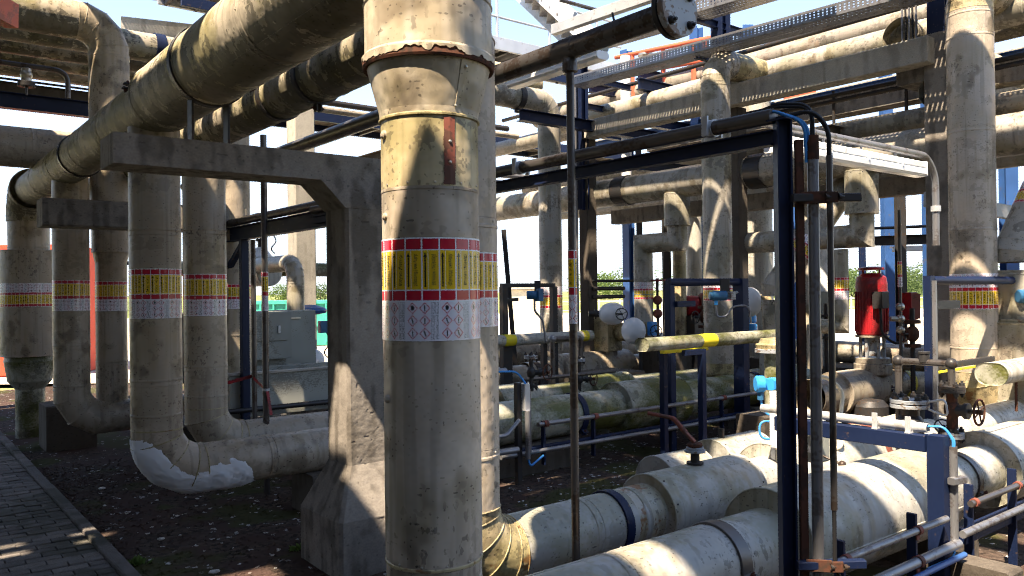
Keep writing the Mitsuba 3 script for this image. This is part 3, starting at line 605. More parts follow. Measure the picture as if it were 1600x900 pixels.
# second pipe (behind the main pipe)
Y2 = 3.09
t = thing('ethylene_pipe', 'slimmer upright marked pipe half hidden right behind the large foreground pipe', 'pipe')
ZO2 = 2.98
run(t, [X2, Y2, ZR + 0.25], [X2, Y2, ZO2 - 0.24], 0.160, CL_MAIN, [0.28, 1.05, 0.75, .5], 40, seam=math.pi * 1.42)
elbow(t, [X2, Y2, ZO2], UP, [0, 1, 0], 0.160, 0.24, CL_MAIN, 4, 40)
elbow(t, [X2, Y2, ZR], [0, 0, -1], [1, 0, 0], 0.162, 0.25, CL_RUST, 4, 40, seam_mat=CL_RUST)
band(t, [X2, Y2, EYE + (457.5 - 510) / FOC * 3.76], UP, 0.160, 0.335, text=True)
run(t, [X2, Y2 + 0.24, ZO2], [X2, 11.0, ZO2], 0.155, CL_TOP, None, 40, seam=2.0)
clamp(t, [X2, 5.2, ZO2], [0, 1, 0], 0.157, 0.05, DARK, (1, 0, 0)); clamp(t, [X2, 4.62, ZO2], [0, 1, 0], 0.157, 0.05, DARK, (0, 0, -1))
run(t, [X2 + 0.25, Y2, ZR], [3.40, Y2, ZR], 0.160, CL_TANK, [0.5, 0.36, 0.4], 40, seam=1.35)
clamp(t, [3.08, Y2, ZR], [1, 0, 0], 0.162, 0.055, BLUE, (0, -1, -0.6), RUST)
put(t, 'rusty_jacket', rev([3.125, Y2, ZR], [1, 0, 0], [(0, .161), (0.24, 0.1625)], 40), CL_STREAK, label='rust streaked jacket piece right of the dark blue clamp')
sleeve(t, [3.38, Y2, ZR], [4.22, Y2, ZR], 0.212, 0.15, CL_TANK, 48, part='valve_box')
run(t, [4.22, Y2, ZR], [4.55, Y2, ZR], 0.160, CL_TANK, [0.35], 36, screws=False)
sleeve(t, [4.5, Y2, ZR], [6.35, Y2, ZR], 0.245, 0.15, CL_WHITE, 48, part='valve_box')
put(t, 'box_joint', cat(bar([4.497, Y2 - 0.06, ZR + .15], [4.497, Y2 - .06, ZR + .243], 0.03, 0.006, .001, (1, 0, 0))), GALV_B)
put(t, 'red_ring', rev([5.62, Y2, ZR], [1, 0, 0], [(0, .2455), (0, 0.248), (0.07, 0.248), (0.07, .2455)], 48), REDP)
run(t, [6.35, Y2, ZR], [9.5, Y2, ZR], 0.16, CL_WHITE, None, 32, screws=False)
# stem with lever of the valve in the box
k_ = A([3.80, Y2, ZR + 0.212])
put(t, 'valve_stem', cat(cyl(k_, k_ + UP * 0.07, 0.026, 16), cyl(k_ + UP * 0.0, k_ + UP * .012, .05, 16)), DARK)
put(t, 'stem_flange', cat(cyl(k_ + UP * 0.07, k_ + UP * 0.085, 0.062, 24), cyl(k_ + UP * 0.086, k_ + UP * .10, .052, 24)), FLANGE)
put(t, 'stem_cap', cyl(k_ + UP * 0.1005, k_ + UP * 0.125, 0.045, 20, .006), RUST)
kk = k_ + UP * 0.128
put(t, 'lever', cat(bar(kk, kk + A([-.03, .05, .06]), 0.05, 0.016, .004), tube(bend([kk + A([-.025, .045, .052]), kk + A([-.06, .11, .135]), kk + A([-.14, .24, .16])], .05), [.016] * 1 + [.015] * 5 + [.012] * 3, 8)), REDP, label='rusty red hand lever on the valve stem')

# upright pipe pair at left with elbows to the low runs
def upright_left(x, y, label, ztop, zl, r=0.166, ice=True):
    t = thing('ethylene_pipe', label, 'pipe')
    zs = EYE + (463 - 640) / FOC * (y * .785 + x * .62)
    run(t, [x, y, ztop], [x, y, zl + 0.36], r, CL_LEFT, [0.74, ztop - .74 - zl - .6, .4], 40, screws=False)
    band(t, [x, y, EYE + (463 - (497 if y < 6.3 else 494)) / FOC * (y * .785 + x * .62)], UP, r, 0.335, text=True)
    elbow(t, [x, y, zl], [0, 0, -1], [1, 0, 0], r, 0.30, CL_LEFT, 3, 40, seam_mat=CL_RUST)
    put(t, 'lower_jacket', rev([x, y, zl + .30], UP, [(0, r), (0.07, r + .001)], 40), CL_LEFT)
    return t
ZL = 0.44
t = upright_left(1.53, 5.9, 'left upright marked pipe whose foot elbow is covered with white frost', 2.80, ZL)
c = A([1.53, 5.9, ZL])
pth = np.array([c + A([.30, 0, .30]) + A([-math.cos(x_), 0, -math.sin(x_)]) * .302 for x_ in np.linspace(.12, 1.57, 46)] + [c + A([x_, 0, 0]) for x_ in np.linspace(.31, .74, 40)])
m_ = tube(pth, .166, 110, False); V = m_[0].copy(); cen = np.repeat(pth, 110, 0); nn = (V - cen) / .166
s_ = np.repeat(np.linspace(0, 1, len(pth)), 110); dn = -nn[:, 2] * .75 - nn[:, 0] * .55 * (s_ < .5)
k_ = np.clip(dn - .22, -.7, .6) * .035 - .06 * np.clip(.10 - s_, 0, 1) - .20 * np.clip(s_ - .80, 0, 1)
rr = .168 + k_ + .022 * (meshkit.fbm(V * 10, 2, 2) - .5) + .006 * (meshkit.fbm(V * 70, 2, 4) - .5)
ic = [(cen + nn * np.maximum(rr, .10)[:, None], m_[1])]
put(t, 'frost', cat(*ic), ICE, label='white hoar frost on the underside of the elbow', stuff=True)
run(t, [1.83, 5.9, ZL], [3.5, 5.92, ZL], 0.160, CL_LEFT, [0.5, 1.0, 1.2], 40, seam=4.2)
put(t, 'frost', ball(c + A([1.75, -.02, -.06]), .14, 12, (1.6, 1, .9), .1, 8), ICE)
run(t, [3.5, 5.92, ZL], [5.9, 5.92, ZL], 0.195, CL_GREEN, [0.9, 0.9, .7], 44, seam=4.4)
clamp(t, [5.42, 5.92, ZL], [1, 0, 0], 0.197, 0.07, BLUE, (0, -1, -1))
sleeve(t, [6.0, 5.92, ZL], [6.95, 5.92, ZL], 0.262, 0.16, CL_GREEN, 48, part='valve_box')
run(t, [5.9, 5.92, ZL], [6.02, 5.92, ZL], 0.19, CL_GREEN, [.2], 40, screws=False)
run(t, [6.95, 5.92, ZL], [9.2, 5.92, ZL], 0.195, CL_GREEN, [1.2, 1.1], 44, seam=4.4)
clamp(t, [8.35, 5.92, ZL], [1, 0, 0], 0.197, 0.08, BLUE, (0, -1, -1))
put(t, 'box_seam', cat(bar([6.05, 5.92 - 0.258, ZL - .06], [6.93, 5.92 - .258, ZL - .06], 0.02, 0.006, 0.001, (0, 1, .2)), *[screwhead([x_, 5.655, ZL - .06], [0, -1, 0], .007) for x_ in np.arange(6.1, 6.95, .12)]), CL_GREEN)

t = upright_left(2.13, 6.74, 'left upright marked pipe second from left of the concrete portal opening', 2.88, ZL)
run(t, [2.43, 6.74, ZL], [5.6, 6.74, ZL], 0.160, CL_LEFT, None, 36, screws=False)
clamp(t, [3.25, 6.74, ZL], [1, 0, 0], 0.163, 0.06, BLUE, (0, -1, -1))
run(t, [5.4, 6.74, ZL], [9.0, 6.74, ZL], 0.19, CL_GREEN, None, 40, screws=False)
sleeve(t, [6.35, 6.74, ZL], [7.0, 6.74, ZL], 0.25, 0.16, CL_GREEN, 44, part='valve_box')
sleeve(t, [5.05, 6.74, ZL], [5.55, 6.74, ZL], 0.235, 0.15, CL_GREEN, 44, part='valve_box')

t = thing('ethylene_pipe', 'marked pipe next to the wide sleeved pipe at far left, turning right near the ground', 'pipe')
run(t, [1.54, 8.98, ZO - .1], [1.54, 8.98, ZL + 0.3], 0.163, CL_LEFT, [.55, 1.15, .6], 36, screws=False)
band(t, [1.54, 8.98, EYE + (465 - 486) / FOC * 8.0], UP, 0.163, 0.30)
elbow(t, [1.54, 8.98, ZL], [0, 0, -1], [1, 0, 0], .163, .30, CL_LEFT, 3, 36)
run(t, [1.84, 8.98, ZL], [6.9, 8.98, ZL], 0.160, CL_LEFT, None, 32, screws=False)
put(t, 'frost', ball([2.7, 8.93, ZL - .09], .13, 12, (3.0, 1, .8), .15, 12), ICE)
for a_, b_, r_, pt in ((6.9, 7.3, .165, 'j'), (7.3, 7.9, .2, 'j'), (7.9, 9.35, .285, 's'), (9.35, 11.2, .19, 'j'), (11.2, 11.9, .27, 's'), (11.9, 15, .2, 'j')):
    if pt == 's': sleeve(t, [a_, 8.98, ZL], [b_, 8.98, ZL], r_, 0.15, CL_BROWN, 44, part='valve_box')
    else: run(t, [a_, 8.98, ZL], [b_, 8.98, ZL], r_, CL_BROWN, None, 36, screws=False)
clamp(t, [7.45, 8.98, ZL], [1, 0, 0], .2, .09, DARK, (0, -1, -1))

t = thing('ethylene_pipe', 'marked pipe with a stepped grey collar that rises to a high elbow at upper left', 'pipe')
x_, y_ = 1.92, 9.06
run(t, [x_, y_, 2.62], [x_, y_, 4.13], 0.19, CL_LEFT, [.75, .8], 36, seam=3.6)
sleeve(t, [x_, y_, 2.62], [x_, y_, 2.10], 0.178, 0.1, CL_LEFT, 36)
put(t, 'reducer', rev([x_, y_, 2.099], [0, 0, -1], [(0, .17), (.02, .165), (.10, .150)], 32), CL_LEFT)
run(t, [x_, y_, 2.0], [x_, y_, .55], 0.148, CL_LEFT, [1.05, .5], 32, screws=False)
band(t, [x_, y_, EYE + (464 - 486) / FOC * 8.3], UP, 0.148, 0.30)
elbow(t, [x_, y_, 4.43], UP, [-1, 0, 0], 0.188, 0.30, CL_LEFT, 4, 36)
run(t, [x_ - .3, y_, 4.43], [-1.2, y_, 4.43], 0.188, CL_TOP, None, 36, seam=1.0)

t = thing('ethylene_pipe', 'thick upright marked pipe behind the left pair, right of the second pipe', 'pipe')
run(t, [2.79, 7.99, .3], [2.79, 7.99, 3.3], 0.175, CL_LEFT, [1.0, 1.0, 1.0], 36, screws=False)
band(t, [2.79, 7.99, EYE + (462 - 483) / FOC * 8.0], UP, 0.175, 0.24)
# concrete blocks under the low runs
def block(p, sx, sy, z1, label):
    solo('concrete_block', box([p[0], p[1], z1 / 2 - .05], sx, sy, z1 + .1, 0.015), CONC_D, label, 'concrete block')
block([2.75, 5.9], .34, .4, .285, 'dark concrete block under the frosted low pipe left of the portal column')
block([1.72, 10.3], .5, .5, .46, 'dark concrete block near the mossy cone at far left')
block([2.6, 8.95], .3, .35, .27, 'dark concrete block under the far left low pipe')
block([4.85, 5.92], 1.0, .3, .235, 'wide dark concrete block under the mossy pipe behind the slim mast')
block([7.4, 5.0], .75, .35, .36, 'dark concrete block standing below the low tube rail in the middle')
block([8.35, 5.92], .4, .4, .24, 'concrete block below the far clamp of the mossy pipe')
block([5.05, Y1], .3, .5, .24, 'concrete block under the low pipe just past the big valve box')
block([4.4, 1.8], .16, .4, .25, 'pale concrete block at the foot of the short blue post')
block([3.0, Y2], .3, .4, .24, 'concrete block under the low pipe below the dark blue clamp')
# ================================================================== upper left: pipe bridge seen beyond the overhead pipes
def straight(label, a, b, r, mat, group=None, n=32, lens=None, name='pipe', screws=False):
    t = thing(name, label, 'pipe', group); run(t, a, b, r, mat, lens, n, screws=screws); return t
t = straight('thick grey pipe with a dark clamp passing behind the elbow pipe at upper left', [-2.5, 11.5, 4.98], [4.3, 11.5, 4.98], .19, CL_TOP, screws=True)
clamp(t, [3.05, 11.5, 4.98], [1, 0, 0], .195, .13, BLUE, (0, 0, -1))
for k, l in enumerate(('first', 'second', 'third')):
    straight('mossy pipe underside at upper left, %s below the thick grey pipe' % l, [-2.5, 12.15 + .62 * k, 4.97], [5, 12.15 + .62 * k, 4.97], .17, CL_TOP)
t = straight('horizontal lagged pipe below the navy beam at far left', [-1.5, 9.8, 3.22], [2.3, 9.8, 3.22], .21, CL_LEFT, screws=True)
q = onx(70, 188, 1.45); 
solo('steel_beam', ibeam([-2, 10.3, 3.80], [2.2, 10.3, 3.80], .12, .17), BLUE, 'navy steel beam above the lagged pipe at far left', 'beam')
solo('steel_beam', ibeam([-2, 12.6, 4.42], [3.4, 12.6, 4.42], .14, .2), CONC_D, 'brown cross beam under the mossy pipes at upper left', 'beam')
t = thing('tube_rail', 'grey bent tube rail above the navy beam at far left', 'railing')
put(t, 'tube', tube(bend([[-1, 10.1, 4.16], [1.72, 10.1, 4.16], [1.72, 10.1, 3.86]], .16), .028, 12), STEEL)
put(t, 'lower_tube', tube([[-1, 10.1, 3.99], [2.3, 10.1, 3.99]], .012, 8), DARK)
t = thing('small_valve', 'small dark valve hanging from the tube rail at far left', 'valve')
put(t, 'body', cat(cyl([1.32, 10.1, 4.13], [1.32, 10.1, 3.98], .05, 14), ball([1.32, 10.1, 4.06], .062, 8)), BRASS); put(t, 'cap', cyl([1.32, 10.1, 3.985], [1.32, 10.1, 3.93], .085, 16), DARK); put(t, 'stem', cyl([1.32, 10.1, 3.93], [1.32, 10.1, 3.84], .014, 8), STEEL)
solo('control_box', bar(at(-6, 17, 6.3), at(14, 17.5, 6.3), .25, .19, .006), ORANGE, 'orange red box cut by the left image edge at the top', 'box')
t = thing('pipe_support', 'pale concrete beam lit by the sun behind the overhead pipe at upper left', 'beam')
a = at(190, 47, 13); b = at(345, 62, 13.6); b[2] = a[2]; put(t, 'beam', bar(a, b, .4, .33, .01), CONC_L)
def tray(label, a, b, w, h, mat=None, step=.05, posts=True):
    """perforated cable tray: slotted side walls and slotted floor"""
    t = thing('cable_tray', label, 'cable tray', 'perforated cable trays high above the pipes' if False else None); a, b = A(a, float), A(b, float); L = np.linalg.norm(b - a); d = nz(b - a); s = nz(np.cross(d, UP)); mat = mat or GALV
    for k, sd in enumerate((-1, 1)):
        o = s * sd * w / 2
        ms = [bar(a + o + UP * z_, b + o + UP * z_, .003, h * w_, .0005) for z_, w_ in ((h * .12, .24), (h * .38, .12), (h * .62, .12), (h * .88, .24))]
        ms += [bar(a + o + d * x_ + UP * .001, a + o + d * x_ + UP * h * .98, .0035, step * .62, .0005, d) for x_ in np.arange(0, L, step)]
        put(t, 'side_wall', cat(*ms), mat)
    ms = [bar(a + s * w * f, b + s * w * f, w * .13, .003, .0005) for f in (-.42, -.14, .14, .42)]
    ms += [bar(a + d * x_ - s * w / 2, a + d * x_ + s * w / 2, step * .74, .0035, .0005) for x_ in np.arange(0, L, step)]
    put(t, 'floor', cat(*ms), mat)
    return t
a = at(170, -28, 12.5); b = at(352, 22, 13.2); b[2] = a[2] = (a[2] + b[2]) / 2
tray('dark perforated cable tray at the top edge behind the overhead pipe at left', a, b, .35, .1)

# ================================================================== middle left, seen through the portal
t = thing('blue_beam_frame', 'navy beam with tube, post and diagonal brace behind the left pipe pair', 'steel frame')
put(t, 'beam', ibeam([2.72, 4.95, 2.23], [2.72, 8.1, 2.23], .08, .13), BLUE)
put(t, 'tube', tube([[2.72, 4.95, 2.345], [2.72, 8.2, 2.345]], .036, 14), STEEL)
q = onx(381, 400, 2.72); put(t, 'post', bar([2.72, q[1], -.05], [2.72, q[1], 2.16], .07, .07, .004, (0, 1, 0)), BLUE)
put(t, 'brace', bar([2.72, q[1] + .02, 2.13], [2.72, q[1] + .75, 1.72], .05, .05, .003), BLUE)
put(t, 'cable_tie', rev([2.72, q[1] + .3, 2.31], [0, 1, 0], [(0, .075), (.03, .075)], 12), GALV)
q = onx(396, 450, 2.72); solo('conduit', tube([[2.72, q[1], -.05], [2.72, q[1], 2.15]], .022, 12), STEEL, 'thin dull tube standing just right of the navy post behind the left pipes', 'conduit')
mp = onx(414, 460, 2.6)
t = thing('thin_mast', 'thin upright steel tube with a red yellow marker seen under the portal', 'tube')
put(t, 'tube', tube([[mp[0], mp[1], -.05], [mp[0], mp[1], 3.0]], .026, 14), STEEL)
band(t, [mp[0], mp[1], EYE + (462 - 487) / FOC * 6.9], UP, .026, .33)
put(t, 'collar', rev([mp[0], mp[1], .84], UP, [(0, .026), (0, .032), (.02, .032), (.02, .026)], 14), GALV_B)
p0 = at(349, 600, 7.3); p1 = onx(393, 588, 2.72); p2_ = A([mp[0], mp[1] - .03, .84])
solo('barrier_tape', cat(bar(p0, p1, .003, .03, .0005), bar(p1, p2_, .003, .03, .0005), bar(p2_, p2_ + A([.02, -.03, -.20]), .003, .025, .0005, (1, 0, 0))), RED, 'red and white barrier tape tied to the thin upright tube', 'tape')
# cabinets
t = thing('control_cabinet', 'long grey sheet metal cabinet with small latch behind the left pipes', 'cabinet')
put(t, 'body', box([2.95, 8.6, 1.22], 1.2, .5, .5, .008), CAB); put(t, 'door', cat(bar([2.42, 8.34, 1.31], [3.5, 8.34, 1.31], .02, .30, .004), bar([2.42, 8.34, 1.055], [3.5, 8.34, 1.055], .02, .18, .004)), CAB)
put(t, 'handle', bar([3.40, 8.32, 1.24], [3.40, 8.32, 1.32], .02, .03, .004, (1, 0, 0)), GALV_B); put(t, 'base', box([2.95, 8.65, .87], 1.15, .4, .18), CAB)
t = thing('insulated_box', 'tall grey lagged box below the bent pipe right of the cabinet', 'box')
put(t, 'body', box([3.78, 8.95, 1.1], .42, .5, .74, .01), CAB); put(t, 'latch', cat(ball([3.66, 8.68, 1.39], .025, 7), bar([3.60, 8.68, 1.385], [3.8, 8.68, 1.385], .02, .02)), BRASS)
t = thing('bent_pipe', 'grey lagged pipe with a round bend standing on the grey box under the portal', 'pipe')
e = A([3.86, 8.95, 2.02]); run(t, [3.86, 8.95, 1.47], [3.86, 8.95, 1.82], .10, CL_BACK, screws=False); elbow(t, e, UP, [0, 1, 0], .10, .2, CL_BACK, 5)
run(t, e + A([0, .2, 0]), e + A([0, 1.3, 0]), .10, CL_BACK, screws=False)
t = thing('trough', 'long grey metal trough standing below the cabinets under the portal', 'trough')
put(t, 'wall', bar([2.6, 7.55, .70], [4.2, 7.55, .70], .04, .40, .005), CAB); put(t, 'rim', bar([2.58, 7.545, .91], [4.2, 7.545, .91], .07, .025, .004), CONC_L)
put(t, 'inner_wall', bar([2.6, 8.3, .70], [4.2, 8.3, .70], .04, .40, .005), CAB); put(t, 'end_wall', bar([2.62, 7.575, .70], [2.62, 8.275, .70], .04, .40, .005), CAB)
for z_, l in ((.58, 'upper'), (.47, 'lower')): solo('conduit', tube([[2.5, 7.45, z_], [4.4, 7.45, z_]], .025, 10), DARK, '%s of two thin dark tubes in front of the grey trough' % l, 'conduit')
# actuated valves
def actuator(name, label, p, s, dome, body, ice=None):
    """diaphragm control valve: p = centre of the lower body"""
    t = thing(name, label, 'control valve'); p = A(p, float)
    put(t, 'diaphragm', rev(p + UP * .62 * s, UP, [(0, 0), (0, .10 * s), (.02 * s, .21 * s), (.05 * s, .23 * s), (.06 * s, .23 * s), (.09 * s, .20 * s), (.13 * s, .08 * s), (.135 * s, 0)], 24), dome)
    put(t, 'yoke', cat(cyl(p + A([.06 * s, 0, .28 * s]), p + A([.06 * s, 0, .62 * s]), .02 * s, 8), cyl(p + A([-.06 * s, 0, .28 * s]), p + A([-.06 * s, 0, .62 * s]), .02 * s, 8), cyl(p + UP * .2 * s, p + UP * .6 * s, .025 * s, 8)), body)
    put(t, 'bonnet', cat(cyl(p + UP * .05 * s, p + UP * .28 * s, .055 * s, 12), cyl(p + UP * .24 * s, p + UP * .28 * s, .09 * s, 12)), body)
    put(t, 'positioner', box(p + A([.16 * s, -.05 * s, .45 * s]), .10 * s, .10 * s, .16 * s), body)
    put(t, 'signal_cable', tube(bend([p + A([.2 * s, -.05 * s, .4 * s]), p + A([.28 * s, -.06 * s, .25 * s]), p + A([.15 * s, -.08 * s, .1 * s]), p + A([.24 * s, -.05 * s, .02 * s])], .06), .008, 6), BLACK)
    if ice: put(t, 'frosted_body', ball(p, ice, 14, (1.05, 1.05, .95), .04, 4), ICE)
    return t
v = onx(485, 562, 4.4); v = A([4.4, v[1], .80]); actuator('control_valve', 'blue diaphragm valve above a white frosted body left of the portal column', v, .95, BLUE_L, MBLUE, .17)
t = thing('valve_pedestal', 'low concrete pedestal under the frosted blue valve', 'pedestal'); put(t, 'block', box([4.4, v[1], .3], .8, .6, .66, .01), CONC)
v = onx(407, 345, 4.0); actuator('control_valve', 'high grey diaphragm valve behind the thin tube under the portal', [4.0, v[1], 2.18], .72, FLANGE, DARK, None)
t = thing('frosted_pipe', 'white frosted bonnet and pipe below the high diaphragm valve', 'pipe')
put(t, 'bonnet', rev([4.0, v[1], 1.95], UP, [(0, .17), (.2, .15), (.32, .06), (.34, 0)], 20), WHITE); put(t, 'jacket', cyl([4.0, v[1] - .3, 1.93], [4.0, v[1] + .5, 1.93], .17, 24), CL_WHITE)
t = thing('concrete_column', 'brown concrete column with sunlit wedge seen under the left portal', 'column')
q = onx(472, 420, 5.0); put(t, 'column', bar([5.0, q[1], -.1], [5.0, q[1], 5.2], .32, .3, .015, (0, 1, 0)), CONC_L)
solo('conduit', tube([[5.0 + .3, q[1] - .3, 0], [5.0 + .3, q[1] - .3, 3.3]], .03, 10), DARK, 'dark conduit with clamps beside the brown column under the portal', 'conduit')
straight('thin mossy pipe running behind the brown column under the portal', [3.2, 12.4, 2.05], [7.0, 12.4, 2.05], .11, CL_GREEN)
solo('handrail', cat(tube([[2.6, 12.8, 2.14], [7.2, 12.8, 2.14]], .028, 8), tube([[3.9, 12.8, 0], [3.9, 12.8, 2.14]], .028, 8)), DARK, 'dark horizontal rail seen under the portal before the green container', 'railing')

# ================================================================== slim mast and capped header pipe
MY = 2.72; MX = 2.50
t = thing('header_pipe', 'dark steel header pipe ending in a bolted blind flange at top centre', 'pipe')
ZH = 2.755
put(t, 'tube', tube([[MX, 8.5, ZH + .0], [MX, 4.6, ZH], [MX, 2.12, ZH]], .048, 24), STEEL)
put(t, 'tee', cat(rev([MX, MY + .05, ZH], [0, -1, 0], [(0, .0482), (.004, .0505), (.096, .0505), (.1, .0482)], 24), rev([MX, MY, ZH - .11], UP, [(0, .024), (.004, .035), (.045, .035), (.06, .030), (.1, .03)], 18)), STEEL)
fp = A([MX, 2.09, ZH])
put(t, 'weld_flange', rev(fp + A([0, .045, 0]), [0, -1, 0], [(-.02, .05), (0, .06), (0, .104), (.004, .108), (.024, .108), (.026, .1), (.026, .09)], 40), DARK)
put(t, 'blind_flange', rev(fp + A([0, .016, 0]), [0, -1, 0], [(0, .09), (0, .104), (.004, .108), (.026, .108), (.030, .104), (.030, 0)], 40), FLANGE)
for k in range(4):
    a = math.pi / 4 + k * math.pi / 2; o = A([math.cos(a) * .079, 0, math.sin(a) * .079])
    bolt(t, fp + o + A([0, -.014, 0]), [0, -1, 0], .03); bolt(t, fp + o + A([0, .047, 0]), [0, 1, 0], .03)
t = thing('slim_mast', 'slim upright steel tube with a red yellow marker in the middle of the picture', 'tube')
put(t, 'tube', tube([[MX, MY, -.05], [MX, MY, ZH - .10]], .0185, 18), STEEL)
band(t, [MX, MY, EYE + (457 - 508) / FOC * 3.68], UP, .0187, .335, text=False, off=.0012)

# ================================================================== blue post with conduits and the beam running left from it
t = thing('blue_post', 'navy steel post carrying conduits, right of centre in the foreground', 'post')
PX, PY, PW = 2.70, 1.76, .056
put(t, 'web', ibeam([PX, PY, -.05], [PX, PY, 2.28], PW, PW, .007, (0.785, -.62, 0)), BLUE)
put(t, 'cap_plate', box([PX, PY, 2.284], .085, .085, .006), BLUE)
put(t, 'beam', ibeam([PX, PY + .035, 2.225], [PX, 5.9, 2.225], .05, .058, .006), BLUE)
put(t, 'beam_tube', tube([[PX - .01, PY + .03, 2.305], [PX - .01, 5.9, 2.305]], .030, 18), STEEL)
for y_ in (PY + .30, 3.3): put(t, 'tube_clamp', cat(rev([PX - .01, y_, 2.305], [0, 1, 0], [(0, .031), (0, .036), (.035, .036), (.035, .031)], 18), bar([PX - .055, y_ + .018, 2.27], [PX - .055, y_ + .018, 2.35], .03, .012, .002, (1, 0, 0)), bar([PX + .035, y_ + .018, 2.27], [PX + .035, y_ + .018, 2.35], .03, .012, .002, (1, 0, 0))), GALV_B)
for z_ in (1.985, .625):
    k = put(t, 'bracket', bar([PX - .02, PY - .05, z_], [PX + .185, PY - .20, z_], .035, .03, .003), BLUE if z_ < 1 else DARK)
R1 = RT * .062 + FW * -.02; base = A([PX, PY, 0]) + R1
t = thing('conduit', 'rusty brown cable channel fixed right beside the navy post', 'conduit')
put(t, 'channel', bar(base - RT * .008 + UP * -.05, base - RT * .008 + UP * 2.205, .03, .022, .003, FW), RUST)
t = thing('conduit', 'galvanised upright tube with open top, second from the navy post', 'conduit')
g0 = A([PX, PY, 0]) + RT * .102 - FW * .03; put(t, 'tube', rev(g0 - UP * .05, UP, [(0, .021), (2.27, .021), (2.27, .0185), (2.2, .0185)], 20), GALV)
put(t, 'cap', rev(g0 + UP * 2.13, UP, [(0, .0212), (.0, .0225), (.09, .0225), (.09, .018)], 20), RUST)
g1 = A([PX, PY, 0]) + RT * .152 - FW * .06
t = thing('conduit', 'slim grey conduit with black cable at its lower end, third from the navy post', 'conduit')
put(t, 'tube', rev(g1 + UP * .83, UP, [(0, .012), (1.31, .012), (1.31, .010), (1.25, .01)], 16), STEEL)
cable(t, [g1 + UP * .9, g1 + UP * .63, g1 + A([.03, -.0, .57]), g1 + A([.10, .02, .55])], .008, BLACK)
cable(t, [g1 + UP * 2.1, g1 + UP * 2.24, g1 - RT * .06 + UP * 2.31, A([PX, PY + .12, 2.29])], .009, BLACK, R=.12)
for k, z_ in enumerate((1.985, .625)):
    t = thing('conduit_bracket', 'rusty clip holding the conduits to the navy post, %s' % ('near its top' if k == 0 else 'at knee height'), 'bracket')
    put(t, 'clip', bar(base - RT * .014 - FW * .034 + UP * z_, base + RT * .075 - FW * .05 + UP * z_, .01, .045, .002, UP), RUST); put(t, 'clip', bar(g1 - RT * .02 - FW * .018 + UP * z_, g1 + RT * .022 - FW * .018 + UP * z_, .008, .04, .002), RUST)
    for o in (base + RT * .066 - FW * .058, g1 + RT * .024 - FW * .02): bolt(t, o + UP * z_, RT, .022)
t = thing('cable_bundle', 'two bright blue cables bending from the tube into the navy post', 'cables')
for k in range(2): cable(t, [A([PX - .02, PY + .2, 2.318 + .006 * k]), A([PX - .015, PY + .03, 2.325]), g0 - RT * (.02 + .012 * k) - FW * .01 + UP * 2.27, g0 - RT * (.012 + .012 * k) + UP * 2.12], .006, CBLUE, R=.08)
t = thing('cable_bundle', 'black cables bending into the galvanised conduit at the navy post', 'cables')
for k in range(2): cable(t, [A([PX + .01 + .012 * k, PY + .2, 2.33]), A([PX + .02, PY + .03, 2.345 + .01 * k]), g0 + UP * (2.33 + .01 * k), g0 + UP * 2.15 + RT * (.008 * k - .004)], .007, BLACK, R=.09)
t = thing('ball_lever', 'small valve lever ending in a dark knob just right of the navy post', 'lever')
q = A([4.05, 2.75, .70]); put(t, 'rod', tube([at(1278, 709, 4.6), at(1316, 726, 4.5)], .007, 8), STEEL); put(t, 'knob', ball(at(1316, 726, 4.5), .022, 10), DARK)
t = thing('sampling_valve', 'small lagged valve box with pale label behind the conduits', 'valve')
q = at(1276, 700, 4.9); put(t, 'body', box(q, .12, .1, .16, .01), CAB); put(t, 'plate', bar(q + A([-.062, -.02, 0.0]), q + A([-.062, .05, 0]), .003, .04, .0005), WHITE); put(t, 'nozzle', cat(cyl(q + UP * .08, q + UP * .16, .04, 14), cyl(q + UP * .16, q + UP * .22, .055, 14)), WHITE)

# ================================================================== tube rails in the right foreground
def blueflat(t, p, z0, z1): put(t, 'post', bar([p[0], p[1], z0], [p[0], p[1], z1], .045, .02, .002, (1, 0, 0)), BLUE)
t = thing('cable_rail', 'two pale tubes on navy posts before the big valve box, lower right', 'tube rail')
yR = 1.85
put(t, 'upper_tube', tube([[3.18, yR, .485], [4.22, yR, .485]], .017, 16), GALV); put(t, 'lower_tube', tube([[2.9, yR, .335], [4.35, yR, .335]], .024, 16), GALV)
put(t, 'under_tube', tube([[2.9, yR - .03, .285], [4.35, yR - .03, .285]], .015, 12), BLUE_L)
for x_ in (3.27, 3.92):
    blueflat(t, [x_, yR + .03], -.05, .56)
    for z_, r_ in ((.485, .0175), (.335, .0245)):
        put(t, 'clip', cat(rev([x_ - .015, yR, z_], [1, 0, 0], [(0, r_), (0, r_ + .005), (.03, r_ + .005), (.03, r_)], 14), bar([x_, yR, z_ - r_ - .028], [x_, yR + .004, z_ - r_ - .001], .03, .006, .001)), REDP)
t = thing('cable_rail', 'tubes and navy beam continuing at the right edge past the short blue post', 'tube rail')
put(t, 'upper_tube', tube([[4.5, yR, .51], [6.2, yR, .51]], .017, 16), STEEL); put(t, 'lower_tube', tube([[4.4, yR, .37], [6.2, yR, .37]], .02, 16), GALV)
put(t, 'beam', bar([4.5, yR + .05, .33], [6.2, yR + .05, .33], .05, .08, .003), BLUE)
for x_ in (4.55, 5.12, 5.95): blueflat(t, [x_, yR + .03], -.05, .60); put(t, 'clip', rev([x_ - .015, yR, .51], [1, 0, 0], [(0, .018), (0, .023), (.03, .023), (.03, .018)], 14), REDP)
t = thing('blue_post', 'short navy post with a beam and pale tube running back from it, lower right', 'post')
bx, by = 4.30, 1.92
put(t, 'post', bar([bx, by, -.05], [bx, by, .885], .085, .085, .004, (0, 1, 0)), BLUE)
put(t, 'beam', bar([bx - .02, by + .044, .84], [bx - .02, 2.85, .84], .07, .085, .004), BLUE)
